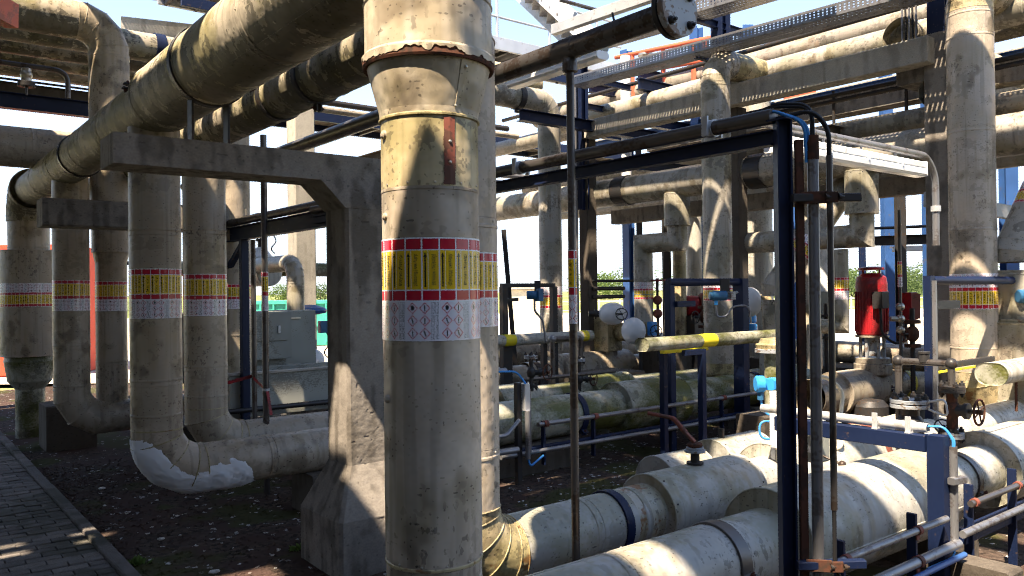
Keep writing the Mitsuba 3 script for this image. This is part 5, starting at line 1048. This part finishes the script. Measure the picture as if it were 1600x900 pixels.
for k, (px, d, z1, w, l) in enumerate(((1408, 12, 3.0, .12, 'dark steel post right of the red pump motor'), (1172, 14, 6.2, .18, 'blue steel post far behind the tall pale pipe'), (1388, 15, 6.6, .18, 'blue steel post behind the second gooseneck pipe'), (1452, 15, 6.0, .16, 'blue steel post left of the sunlit column'), (808, 12.5, 2.6, .07, 'thin leaning dark post at the left of the middle gap'), (1042, 13, 3.0, .12, 'dark post behind the gooseneck pipe'), (1578, 13, 4.6, .2, 'blue steel post near the right image edge'), (1240, 16, 5.0, .2, 'blue post hidden behind the navy foreground post'))):
    p = at(px, 450, d); p[2] = 0
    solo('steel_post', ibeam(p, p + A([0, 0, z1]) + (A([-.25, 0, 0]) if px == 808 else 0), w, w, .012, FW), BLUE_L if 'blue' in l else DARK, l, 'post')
t = thing('pipe_rack', 'dark horizontal beam with lamp tubes far behind the pumps, right', 'steel frame')
p, q = at(1160, 392, 15), at(1480, 355, 13.5); q[2] = p[2] = 2.45; put(t, 'beam', ibeam(p, q, .14, .16), DARK); put(t, 'rail', tube([p + UP * .22, q + UP * .22], .025, 8), DARK)
for f in (.3, .75): put(t, 'lamp', bar(p + (q - p) * f - UP * .15, p + (q - p) * (f + .14) - UP * .15, .12, .09, .01), WHITE)
t = thing('handrail', 'dark horizontal rails in the gap right of the dark column, centre', 'railing')
for k, (py0, px1) in enumerate(((438, 1000), (450, 975), (463, 975))): p = at(925, py0 + 1, 12.5); q = at(px1, py0 - 2, 12.8); q[2] = p[2]; put(t, 'rail', tube([p, q], .03 if k else .02, 8), DARK)
t = thing('instrument_stand', 'dark tube frame with small instruments left of the slim mast', 'frame')
p, q = at(783, 446, 10.2), at(866, 446, 10.7); q[2] = p[2]; put(t, 'top_rail', bar(p, q, .05, .05), DARK); 
for f in (.04, .98): c = p + (q - p) * f; put(t, 'post', bar([c[0], c[1], -.05], c - UP * .02, .08, .08, .003, (1, 0, 0)), DARK)
c = p + (q - p) * .3 - UP * .18; put(t, 'cross_rail', bar(p - UP * .19, c, .04, .04), DARK)
t = thing('transmitter', 'small dark blue transmitter on the tube frame left of the slim mast', 'transmitter'); q = at(835, 461, 10.3); put(t, 'housing', cat(cyl(q - RT * .1, q + RT * .03, .055, 14, .01), box(q + RT * .06, .08, .08, .16)), MBLUE); put(t, 'bracket', bar(q + UP * .02 + RT * .04, q + UP * .18 + RT * .04, .08, .03, .003, FW), DARK); cable(t, [q, q - UP * .2, q + RT * .1 - UP * .32, q + RT * .14 - UP * .6], .014, GALV, R=.1)
# instruments and red pump parts behind the navy tube frame
t = thing('red_pump', 'red pump housing behind the navy tube frame, centre right', 'pump'); q = at(1082, 478, 12.5); put(t, 'housing', cyl(q - RT * .12, q + RT * .1, .16, 20, .03), RED); put(t, 'cowl', cyl(q + RT * .1, q + RT * .2, .2, 20, .03), REDP); put(t, 'foot', box([q[0], q[1], .6], .4, .4, 1.3), DARK)
t = thing('blue_motor', 'bright blue pump part right of the navy tube frame', 'motor'); q = at(1168, 508, 11); put(t, 'housing', cat(cyl(q - UP * .1, q + UP * .02, .13, 20, .02), cyl(q + UP * .03, q + UP * .14, .12, 20, .02)), BBLUE)
t = thing('switch_cabinet', 'tall pale panel behind the conduits right of the navy post', 'panel'); q = at(1282, 400, 11.5); put(t, 'panel', bar([q[0], q[1], 0], [q[0], q[1], 3.0], .3, .1, .01, FW), WHITE); put(t, 'door', bar([q[0] - .03, q[1] - .06, .5], [q[0] - .03, q[1] - .06, 1.6], .22, .02, .004, FW), CAB)
t = thing('pale_column', 'pale lagged column behind the tall pale pipe', 'column'); q = at(1184, 450, 13); run(t, [q[0], q[1], 0], [q[0], q[1], 5.5], .24, CL_WHITE, None, 24, screws=False)
t = thing('handwheel_valve', 'red handwheel valve stem behind the first gooseneck pipe', 'valve'); q = at(1027, 440, 12); put(t, 'stem', cyl([q[0], q[1], .6], q, .02, 8), DARK); put(t, 'body', cat(*[ball([q[0], q[1], z_], .07, 8) for z_ in (1.3, 1.5)]), REDP); wheel(t, q + UP * .02, UP, .12, RED)

# ================================================================== top: trays, posts, platforms, railings, lamps
t = thing('blue_post', 'navy I-beam post above the tall pipe elbow, top right of centre', 'post')
q = onx(1126, 60, 8.7); BP = A([8.7, q[1], 0]); put(t, 'post', ibeam(BP + UP * 4.0, BP + UP * 6.6, .18, .18, .012, (1, 0, 0)), BLUE)
for z_ in (4.62, 5.08): put(t, 'bracket_arm', ibeam(BP + A([-.5, 0, z_]), BP + A([.45, 0, z_]), .07, .09, .008), BLUE)
t = thing('blue_post', 'navy post on the dark column beside the slim mast', 'post'); q = onx(907, 60, 8.6); put(t, 'post', ibeam([8.6, q[1], 2.9], [8.6, q[1], 5.75], .15, .15, .012, (1, 0, 0)), BLUE)
for z_ in (4.35, 4.78): put(t, 'bracket_arm', ibeam([8.69, q[1], z_ + .16], [9.7, q[1], z_ + .16], .07, .09, .008), BLUE)
for k in range(2): solo('conduit', tube([[8.45, q[1] + .11 * k, .2], [8.45, q[1] + .11 * k, 4.9]], .037, 10), GALV, 'grey upright conduit on the dark column beside the slim mast, %s one' % ('right', 'left')[k], 'conduit')
tray('perforated cable tray across the upper right, lower of two', [8.2, 8.75, 4.66], [8.2, 3.5, 4.51], .33, .13); tray('perforated cable tray across the upper right, upper of two', [8.2, 8.75, 5.17], [8.2, 2.8, 4.94], .37, .15)
t = thing('blue_post', 'blue post with a bundle of cables above the sunlit column, top right', 'post'); put(t, 'post', ibeam([8.9, yc, 4.325], [8.9, yc, 6.3], .18, .18, .012, (1, 0, 0)), BLUE)
for k in range(5): cable(t, [[8.74, yc + .17 + .037 * k, 6.3], [8.74, yc + .17 + .037 * k, 4.2]], .012, BLACK if k % 2 else GALV, R=.02)
put(t, 'cable_clip', bar([8.72, yc + .1, 4.9], [8.72, yc + .38, 4.9], .03, .04, .003), DARK)
solo('downpipe', tube([[8.72, yc - .19, 1.95], [8.72, yc - .19, 6.3]], .03, 12), GALV_B, 'bright galvanised tube running down between the sunlit column and the large right pipe', 'conduit')
t = thing('fluorescent_lamp', 'white fluorescent lamp hanging below a bent grey conduit, right of the navy post', 'lamp')
la, lb = ony(1206, 231, 3.3), ony(1438, 259, 3.3); lb[2] = la[2] = (la[2] + lb[2]) / 2
put(t, 'tray', bar(la + UP * .035, lb + UP * .035, .10, .05, .006), WHITE); put(t, 'cover', bar(la - UP * .03, lb - UP * .03, .12, .075, .02), LENS)
for f in (.3, .55, .8): c = la + (lb - la) * f; put(t, 'clip', bar(c + A([0, -.063, -.01]), c + A([0, -.063, .05]), .02, .006, .001, (1, 0, 0)), GALV_B); put(t, 'hanger', bar(c + UP * .06, c + UP * .13, .02, .006, .001, (1, 0, 0)), GALV_B)
for f in (0, 1): c = la + (lb - la) * f; put(t, 'end_cap', bar(c + A([-.004 if f == 0 else .0, 0, 0]), c + A([.0 if f == 0 else .004, 0, 0]), .125, .13, .01), WHITE)
t = thing('conduit', 'bent grey conduit above the lamp, curving down beside the sunlit column', 'conduit')
put(t, 'tube', tube(bend([la + A([-.1, 0, .13]), lb + A([.10, 0, .13]), lb + A([.28, 0, -.02]), lb + A([.28, 0, -.65])], .25, 10), .03, 14), GALV); put(t, 'clip', rev(lb + A([.28, 0, -.35]), UP, [(0, .031), (0, .042), (.05, .042), (.05, .031)], 14), GALV_B)
t = thing('fluorescent_lamp', 'white fluorescent lamp under the dark header pipe at top centre', 'lamp')
la, lb = onx(800, 117, 5.0), onx(942, 92, 5.0); la[2] = lb[2] = (la[2] + lb[2]) / 2
put(t, 'tray', bar(la + UP * .05, lb + UP * .05, .14, .09, .008), CAB); put(t, 'cover', bar(la - UP * .035, lb - UP * .035, .15, .075, .025), LENS); cable(t, [lb + UP * .05, lb + A([0, -.1, .08]), lb + A([0, -.16, .16]), lb + A([0, -.12, .3])], .01, BLACK)
# walkway platform, stair stringer, railings far up in the middle
t = thing('walkway', 'raised steel walkway with bright channel edges and ribbed underside, top centre', 'platform')
wy, wz = 12.0, 6.3
c0 = at(770, 10, 13); 
for k, (dz, dy) in enumerate(((0, 0), (-.42, .0), (0, 1.2))):
    put(t, 'edge_channel', bar([3.5, wy + dy, wz + dz], [12.5, wy + dy, wz + dz], .06, .24 if k != 1 else .14, .004), GALV_B if k != 1 else BLUE)
for x_ in np.arange(3.6, 12.5, .45): put(t, 'rib', bar([x_, wy + .03, wz - .1], [x_, wy + 1.17, wz - .1], .05, .08, .003), DARK)
put(t, 'deck', bar([3.5, wy + .6, wz], [12.5, wy + .6, wz], 1.13, .03, .003), DARK)
for z_ in (.5, 1.0): put(t, 'handrail', tube([[3.5, wy, wz + z_], [12.5, wy, wz + z_]], .022, 8), GALV_B)
for x_ in np.arange(4.0, 12.5, 1.3): put(t, 'rail_post', bar([x_, wy, wz + .12], [x_, wy, wz + 1.0], .05, .03, .002, (1, 0, 0)), GALV_B)
t = thing('walkway', 'second raised walkway lower and further back between the pale pipes', 'platform')
for dy in (0, 1.0): put(t, 'edge_channel', bar([5, 15 + dy, 5.2], [17, 15 + dy, 5.2], .06, .2, .004), BLUE)
put(t, 'deck', bar([5, 15.5, 5.25], [17, 15.5, 5.25], .93, .03, .003), CONC_D)
for x_ in np.arange(5.2, 17, .8): put(t, 'rib', bar([x_, 15.04, 5.15], [x_, 15.96, 5.15], .05, .08, .003), DARK)
t = thing('stair', 'bright white stair stringers leading up at top centre', 'stair')
sa, sb = at(925, 62, 12), at(815, -40, 12.8)
for o in (0, .8): put(t, 'stringer', bar(sa + FW * o, sb + FW * o, .05, .28, .004), WHITE)
for k in range(9): c = sa + (sb - sa) * (k + .5) / 9; put(t, 'tread', bar(c + FW * .03, c + FW * .77, .22, .03, .003), GALV)
t = thing('stair_rail', 'thin grey handrail above the white stair at top centre', 'railing'); put(t, 'rail', tube([at(875, 0, 12), at(955, 22, 12.3)], .03, 8), STEEL); put(t, 'post', tube([at(945, 19, 12.2), at(915, 30, 12.2)], .03, 8), DARK)
solo('steel_channel', bar([7.6, 8.6, 5.35], [7.6, 4.4, 5.22], .1, .14, .004), GALV_B, 'grey steel channel just above the dark header pipe and blind flange', 'beam')
solo('steel_beam', ibeam([7.2, 8.9, 4.15], [14, 8.9, 4.15], .14, .16), BLUE, 'navy beam crossing behind the elbow left of the slim mast', 'beam')
solo('steel_beam', ibeam([6.2, 8.95, 3.75], [6.2, 14, 3.75], .16, .2), CONC_D, 'brown beam under the elbow left of the slim mast', 'beam')
for k, z_ in enumerate((3.55, 3.75, 4.55, 4.75)): solo('steel_tube', tube([[5.0, 11.2 + .3 * k, z_], [9.5, 11.2 + .3 * k, z_]], .05, 10), (CL_BACK, GALV, CL_BROWN, DARK)[k], ('thin lagged tube in the gap right of the second pipe, lowest of four', 'grey tube in the gap right of the second pipe, second lowest of four', 'brown tube in the gap right of the second pipe, second highest of four', 'dark tube in the gap right of the second pipe, highest of four')[k], 'tube')
t = thing('orange_railing', 'orange red tube railing on a platform behind the cable trays', 'railing')
for k, (pxs, py) in enumerate((((962, 1112), (86, 60)), ((962, 1112), (112, 88)))):
    a, b = at(962, (90, 118)[k], 15), at(1115, (58, 92)[k], 13.2); b[2] = a[2] if False else b[2]; put(t, 'rail', tube([a, b], .04, 8), ORANGE)
for px in (988, 1036, 1083, 1102): f = (px - 962) / 153; dd = 15 - 1.8 * f; a = at(px, 90 - 32 * f, dd); put(t, 'post', bar(a, a - UP * 1.0, .12, .06, .003, RT), ORANGE)
t = thing('orange_railing', 'orange railing piece seen through the gap below the pale beam', 'railing'); a, b = at(1225, 155, 16), at(1275, 145, 16); put(t, 'rail', cat(bar(a, b, .05, .1), bar(a - UP * .2, b - UP * .2, .05, .1)), ORANGE)
t = thing('blue_platform', 'blue steel platform with pale deck behind the cable trays', 'platform')
for k, (z_, y0) in enumerate(((4.55, 3.2), (5.35, 3.0))):
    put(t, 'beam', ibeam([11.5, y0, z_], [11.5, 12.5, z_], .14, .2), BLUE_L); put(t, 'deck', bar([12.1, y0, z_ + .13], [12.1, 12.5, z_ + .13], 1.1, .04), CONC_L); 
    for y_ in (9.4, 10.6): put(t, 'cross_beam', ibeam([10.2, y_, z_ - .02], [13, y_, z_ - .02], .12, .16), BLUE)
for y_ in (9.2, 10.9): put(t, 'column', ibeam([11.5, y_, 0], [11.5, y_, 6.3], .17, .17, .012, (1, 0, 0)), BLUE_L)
t = thing('brass_fittings', 'shiny brass valve group behind the orange railing', 'valve'); q = at(1003, 140, 14)
for k in range(4): put(t, 'valve', cat(ball(q + RT * .13 * k, .09, 10), cyl(q + RT * .13 * k - UP * .1, q + RT * .13 * k + UP * .12, .035, 8)), BRASS)
q = at(1009, 93, 14.5); put(t, 'upper_valve', cat(cyl(q - UP * .25, q + UP * .1, .05, 10), cyl(q + UP * .06, q + UP * .1, .14, 12), cyl(q - UP * .12, q - UP * .08, .12, 12)), BRASS)
solo('vent_tube', tube([[*at(977, 100, 14)[:2], 3.6], at(977, 88, 14)], .09, 12), WHITE, 'short white tube beside the orange railing post', 'tube')
t = thing('rusty_vessel', 'sunlit rusty round vessel left of the slim mast below the lamp', 'vessel'); q = at(800, 128, 13.5); put(t, 'shell', cyl(q - A([1, 0, 0]), q + A([.5, 0, 0]), .27, 24, .05), CL_RUST)
# far right upper pipes
straight('mossy pipe under the highest pipe at the upper right corner', [8.9, y3 + .9, 4.42], [12.5, y3 + .9, 4.42], .2, CL_TOP)
t = straight('brown pipe with rusty clamp at the right edge', [8.8, y3 + .5, 3.72], [12, y3 + .5, 3.72], .17, CL_TOP); clamp(t, [9.25, y3 + .5, 3.72], [1, 0, 0], .173, .09, RUST, (0, 0, -1))
t = thing('steel_channel', 'pale galvanised channel slanting at the right edge below the thick header', 'beam'); put(t, 'channel', bar([8.8, y3 + .6, 2.58], [11, y3 + .2, 2.45], .06, .16, .004), GALV)
solo('concrete_beam', bar([8.9, y3 + .8, 4.02], [12, y3 + .8, 4.02], .3, .3, .01), CONC, 'dark concrete beam end behind the large right pipe', 'beam')
solo('concrete_column', bar([10.4, 4.4, -.1], [10.4, 4.4, 4.3], .3, .3, .012, (0, 1, 0)), CONC_D, 'dark concrete column at the right edge behind the leaning pipe', 'column')

# ================================================================== low pipework further back on the right
straight('low brown pipe furthest back behind the pumps', [9.5, 11.2, .55], [17, 11.2, .55], .2, CL_BROWN)
straight('low grey pipe behind the valve stand with rusty box', [7.2, 10.3, .62], [14, 10.3, .62], .24, CL_BROWN)
straight('low pipe running away behind the red pump motor', [11.3, 3.5, .7], [11.3, 9.5, .7], .16, CL_BACK)
straight('low pipe with elbow level behind the large right pipe', [10.2, 2.6, .75], [10.2, 5.2, .75], .15, CL_BROWN)
for k, (px, d, w, h_, l) in enumerate(((948, 11.6, .8, .5, 'dark pump plinth below the frosted ball valve'), (1080, 12.8, 1.6, .75, 'dark skid base below the red pump housing'), (1240, 12.5, 1.4, .6, 'dark plinth hidden behind the navy foreground post'), (1345, 11.6, 1.3, .55, 'concrete plinth under the red pump motor'), (1420, 13.5, .9, .5, 'concrete plinth right of the red pump motor'), (1010, 14.5, 1.1, .45, 'low plinth behind the gooseneck foot'), (820, 13.5, 1.0, .5, 'low plinth seen under the pale capped pipe'))):
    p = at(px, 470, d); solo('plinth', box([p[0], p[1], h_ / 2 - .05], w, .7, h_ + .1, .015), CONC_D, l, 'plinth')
for k, (px, d, z_, l) in enumerate(((1000, 12, 1.05, 'small handwheel valve between the frosted ball and the gooseneck foot'), (1100, 11.8, 1.25, 'rusty valve group beside the red pump housing'), (1140, 11.5, 1.0, 'dark valve low behind the navy tube stand'), (1290, 10.5, 1.15, 'dark valve left of the crooked slim pipe'), (1425, 9.5, 1.1, 'dark valve right of the red switch box'), (1545, 8.0, 1.2, 'dark valve behind the large right pipe'))):
    p = at(px, 470, d); p[2] = z_; t = thing('handwheel_valve', l, 'valve'); put(t, 'pipe', cyl([p[0], p[1], 0], p + UP * .3, .028, 10), DARK); put(t, 'body', cat(ball(p, .075, 10, (1, 1, 1.3)), cyl(p - UP * .16, p - UP * .12, .09, 14), cyl(p + UP * .12, p + UP * .16, .09, 14)), (DARK, RUST, FLANGE)[k % 3]); wheel(t, p - RT * .14 - FW * .06, -RT - FW * .5, .085, BLACK if k % 2 else RUST); put(t, 'stem', cyl(p, p - RT * .14 - FW * .06, .02, 8), DARK)
for k, (px, d, z1, l) in enumerate(((1062, 12.4, 3.4, 'rusty upright pipe behind the gooseneck, right of its sleeve'), (1085, 13.5, 3.2, 'grey upright pipe behind the red pump housing'), (1262, 12.2, 3.1, 'beige upright pipe just visible right of the conduits'))):
    p = at(px, 450, d); straight(l, [p[0], p[1], 0], [p[0], p[1], z1], (.10, .13, .15)[k], (CL_RUST, CL_WHITE, CL_BACK)[k])
for k, (px, d, l) in enumerate(((1222, 15, 'thin dark post far behind the leaning pipe'), (1348, 16, 'thin blue post behind the red pump motor'), (1000, 15.5, 'thin dark post in the gap right of the dark column'), (1090, 16, 'blue post far behind the frame tube'), (1500, 14, 'thin dark post behind the large right pipe'))):
    p = at(px, 450, d); p[2] = 0; solo('steel_post', ibeam(p, p + UP * 4.6, .1, .1, .01, FW), BLUE if k % 2 else DARK, l, 'post')
t = thing('yard_fence', 'low pale mesh fence along the far edge of the yard', 'fence'); p, q = at(870, 466, 46), at(1560, 452, 46); p[2] = q[2] = 0
for z_ in (.05, .55, 1.05): put(t, 'rail', bar(p + UP * z_, q + UP * z_, .05, .05), GALV_B)
for f in np.linspace(0, 1, 22): c = p + (q - p) * f; put(t, 'post', bar(c, c + UP * 1.15, .07, .07, .004, (1, 0, 0)), GALV_B)

for k, (x0, x1, r_, l) in enumerate(((4.28, 4.74, .19, 'round light grey valve cover behind the red lever, nearer one'), (4.9, 5.45, .23, 'round light grey valve cover with lifting lug behind the red lever'))):
    t = thing('lagged_valve_cover', l, 'cover'); sleeve(t, [x0, 3.83, .30], [x1, 3.83, .30], r_, .02, CL_TANK, 44)
    if k: put(t, 'lug', bar([x0 + .12, 3.83, .30 + r_], [x0 + .12, 3.83, .30 + r_ + .07], .05, .02, .002, (1, 0, 0)), DARK)
    put(t, 'foot', bar([x0 + .2, 3.83, -.08], [x0 + .2, 3.83, .30 - r_ + .01], .12, .12, .004, (0, 1, 0)), CONC_D)

straight('brown pipe high behind the thick stained header, upper right', [10.7, 13, 3.78], [10.7, 1.5, 3.78], .15, CL_BROWN)
straight('beige pipe far behind the lower concrete beam, right half', [11.2, 13, 3.25], [11.2, 1.5, 3.25], .12, CL_BACK)
straight('high lagged pipe just under the upper cable tray, furthest back', [11.0, 13, 5.25], [11.0, 2.0, 5.25], .16, CL_BROWN)
for k, (x_, z_) in enumerate(((10.3, 3.45), (10.5, 4.25), (9.7, 5.0))): solo('steel_tube', tube([[x_, 12.5, z_], [x_, 1.6, z_]], .035, 8), (DARK, STEEL, DARK)[k], ('thin dark tube behind the thick stained header, lowest', 'thin steel tube behind the concrete beam, middle', 'thin dark tube above the concrete beam, highest')[k], 'tube')
for k, (y_, z_) in enumerate(((8.2, 3.5), (5.2, 3.5), (8.2, 4.7))): solo('steel_beam', ibeam([8.9, y_, z_], [12.0, y_, z_], .12, .16), (BLUE, CONC_D, BLUE)[k], ('navy cross beam behind the dark column, carrying the back pipes', 'brown cross beam behind the tall pale pipe', 'navy cross beam high behind the dark column')[k], 'beam')
# ================================================================== unseen decks, pipes and hall, placed to shade the plant (above and behind the viewer)
def platform(label, x0, x1, y0, y1, z, plates, beams):
    t = thing('unseen_platform', label, 'platform')  # out-of-view deck; its plates shape sun and shade on the pipes
    for (a, b, c, d) in plates: put(t, 'shade_plate', box([(a + b) / 2, (c + d) / 2, z], b - a, d - c, .06, .004), CONC_D)
    for (p, q) in beams: put(t, 'girder', ibeam(p, q, .16, .24), BLUE)
    return t
DZ = 5.6
pl = [(-7, -.5, -4, .2), (-7, -.62, .2, 1.33), (-7, -1.12, 1.34, 1.74), (-7, -.60, 1.75, 1.92), (-7, -.55, 1.93, 2.93)]  # plate edges and gaps set where sun patches should land
pl += [(-7, -.78, 2.94, 3.22), (-7, -1.80, 3.23, 3.42), (-1.40, -.66, 3.23, 3.42), (-7, -.66, 3.43, 3.78), (-.30, .38, 3.42, 3.74), (-7, -.28, 3.79, 4.58)]
pl += [(-7, -2.95, 4.59, 4.66), (-2.15, -.28, 4.59, 4.66), (-7, -.25, 4.67, 4.80), (-7, -2.9, 4.81, 4.86), (-2.0, -.2, 4.81, 4.86), (-7, .30, 4.87, 6.2), (-7, .1, 6.21, 7.6), (-7, .2, 7.61, 9.4), (-7, .1, 9.41, 13)]
platform('wide unseen deck above and behind the viewer, placed to shade the left pipes', -7, 0, -4, 13, DZ, pl, [([-6.5, -4, DZ - .16], [-6.5, 13, DZ - .16]), ([-2.3, -4, DZ - .16], [-2.3, 13, DZ - .16])])
for y_ in (-3, 3.4, 9.6): solo('unseen_column', ibeam([-6.5, y_, -.05], [-6.5, y_, DZ - .29], .2, .2, .014, (1, 0, 0)), BLUE, 'navy column of the unseen shading deck left of the paver path, ' + {-3: 'behind the viewer', 3.4: 'level with the viewer', 9.6: 'furthest ahead'}[y_], 'column')  # out-of-view supports of the unseen deck
EZ = 6.3
pl = []
for k, y_ in enumerate(np.arange(2.3, 12, .42)):
    w = .16 + .16 * rng.random(); pl.append((-.55, 2.0 + .2 * rng.random(), y_, y_ + w))  # out-of-view planks, gaps let sun stripes onto the overhead pipes
platform('unseen plank walkway high above the overhead pipes at left, placed to stripe them with shade', 0, 0, 0, 0, EZ, pl, [([.9, 2, EZ - .16], [.9, 12, EZ - .16]), ([1.9, 5.5, EZ - .16], [1.9, 12, EZ - .16])])
FZ = 6.6
pl = []
for x_, w in ((.95, 1.15), (2.14, 1.0), (3.2, .95), (4.2, .9), (5.2, .62), (5.9, .7)):
    if x_ > 5.8: pl.append((5.5, 6.75, 1.75, 3.3))  # unseen plate placed to shade the upper right column and pipe
    for y_, l in ((3.6, 1.5), (5.15, 1.1), (6.3, 1.62), (8.0, 1.5)): pl.append((x_, x_ + w, y_, y_ + l))
platform('narrow unseen catwalk above the viewer, placed to shade the low pipes in the foreground', 0, 0, 0, 0, 5.75, [(-.45, 1.0, .35, 1.29), (.02, .62, 1.29, 2.2), (.80, 1.12, 1.29, 2.2)], [([-.5, .3, 5.6], [-.5, -2.8, 5.6]), ([.95, 2.2, 5.6], [.95, -2.8, 5.6])])  # unseen plates over the low runs, a slot left for lit spots
platform('unseen slotted deck high up, placed to shade the mossy pipes in the middle', 0, 0, 0, 0, FZ, pl, [([-6.5, 3.4, FZ - .16], [12.5, 3.4, FZ - .16]), ([-6.5, 9.6, FZ - .16], [8.4, 9.6, FZ - .16])])
for k, (x_, y_, r_) in enumerate(((.35, 0.3, .17), (.9, .2, .10), (2.5, .3, .12), (3.0, .2, .09), (3.9, 0, .16), (6.0, 0, .12))):  # out-of-view pipes, spaced for shade on the low runs and valve boxes
    straight(('thick pipe of the unseen shading bridge, leftmost one above the viewer', 'thin pipe of the unseen shading bridge just right of the leftmost thick one', 'middle pipe of the unseen shading bridge straight above the viewer', 'thinnest pipe of the unseen shading bridge above the viewer', 'thick pipe of the unseen shading bridge to the right of the viewer', 'outermost right pipe of the unseen shading bridge above the viewer')[k], [x_, -3, 5.4], [x_, 2.1 if x_ < 4 else 3.0, 5.4], r_, CL_BACK)
solo('steel_beam', ibeam([-1.2, -2.8, 5.15], [7, -2.8, 5.15], .16, .22), BLUE, 'unseen girder behind the viewer carrying the shading pipes', 'beam')

t = thing('unseen_hall', 'tall dark unseen hall behind the viewer, placed to block sky light', 'unseen_building')
UNSEEN_HALL = bs('unseen_hall_wall', pr(worn((0.30, 0.25, 0.20), (0.10, 0.085, 0.075), 0.25, 1.5), 0.85))  # out-of-view hall, placed to keep sky light off the shaded pipes
a, b = -RT * 24 - FW * 7.5, RT * 22 - FW * 7.5
put(t, 'wall', bar(a + UP * 3.2, b + UP * 3.2, .5, 6.6, .02), UNSEEN_HALL)
put(t, 'roof_edge', bar(a + UP * 6.65 + FW * .1, b + UP * 6.65 + FW * .1, .9, .25, .02), CONC_D)
for k in range(5): c = a + (b - a) * (k + .5) / 5 + FW * .27; put(t, 'door', bar(c - RT * 1.5 + UP * 1.6, c + RT * 1.5 + UP * 1.6, .06, 3.2, .01), BLUE)
t = thing('unseen_hall', 'side wing of the unseen hall left of the viewer, placed to block sky light', 'unseen_building')
a, b = -RT * 13 - FW * 7, -RT * 13 + FW * 7  # out-of-view wing, blocks sky light from the left
put(t, 'wall', bar(a + UP * 3.2, b + UP * 3.2, .5, 6.6, .02), UNSEEN_HALL)
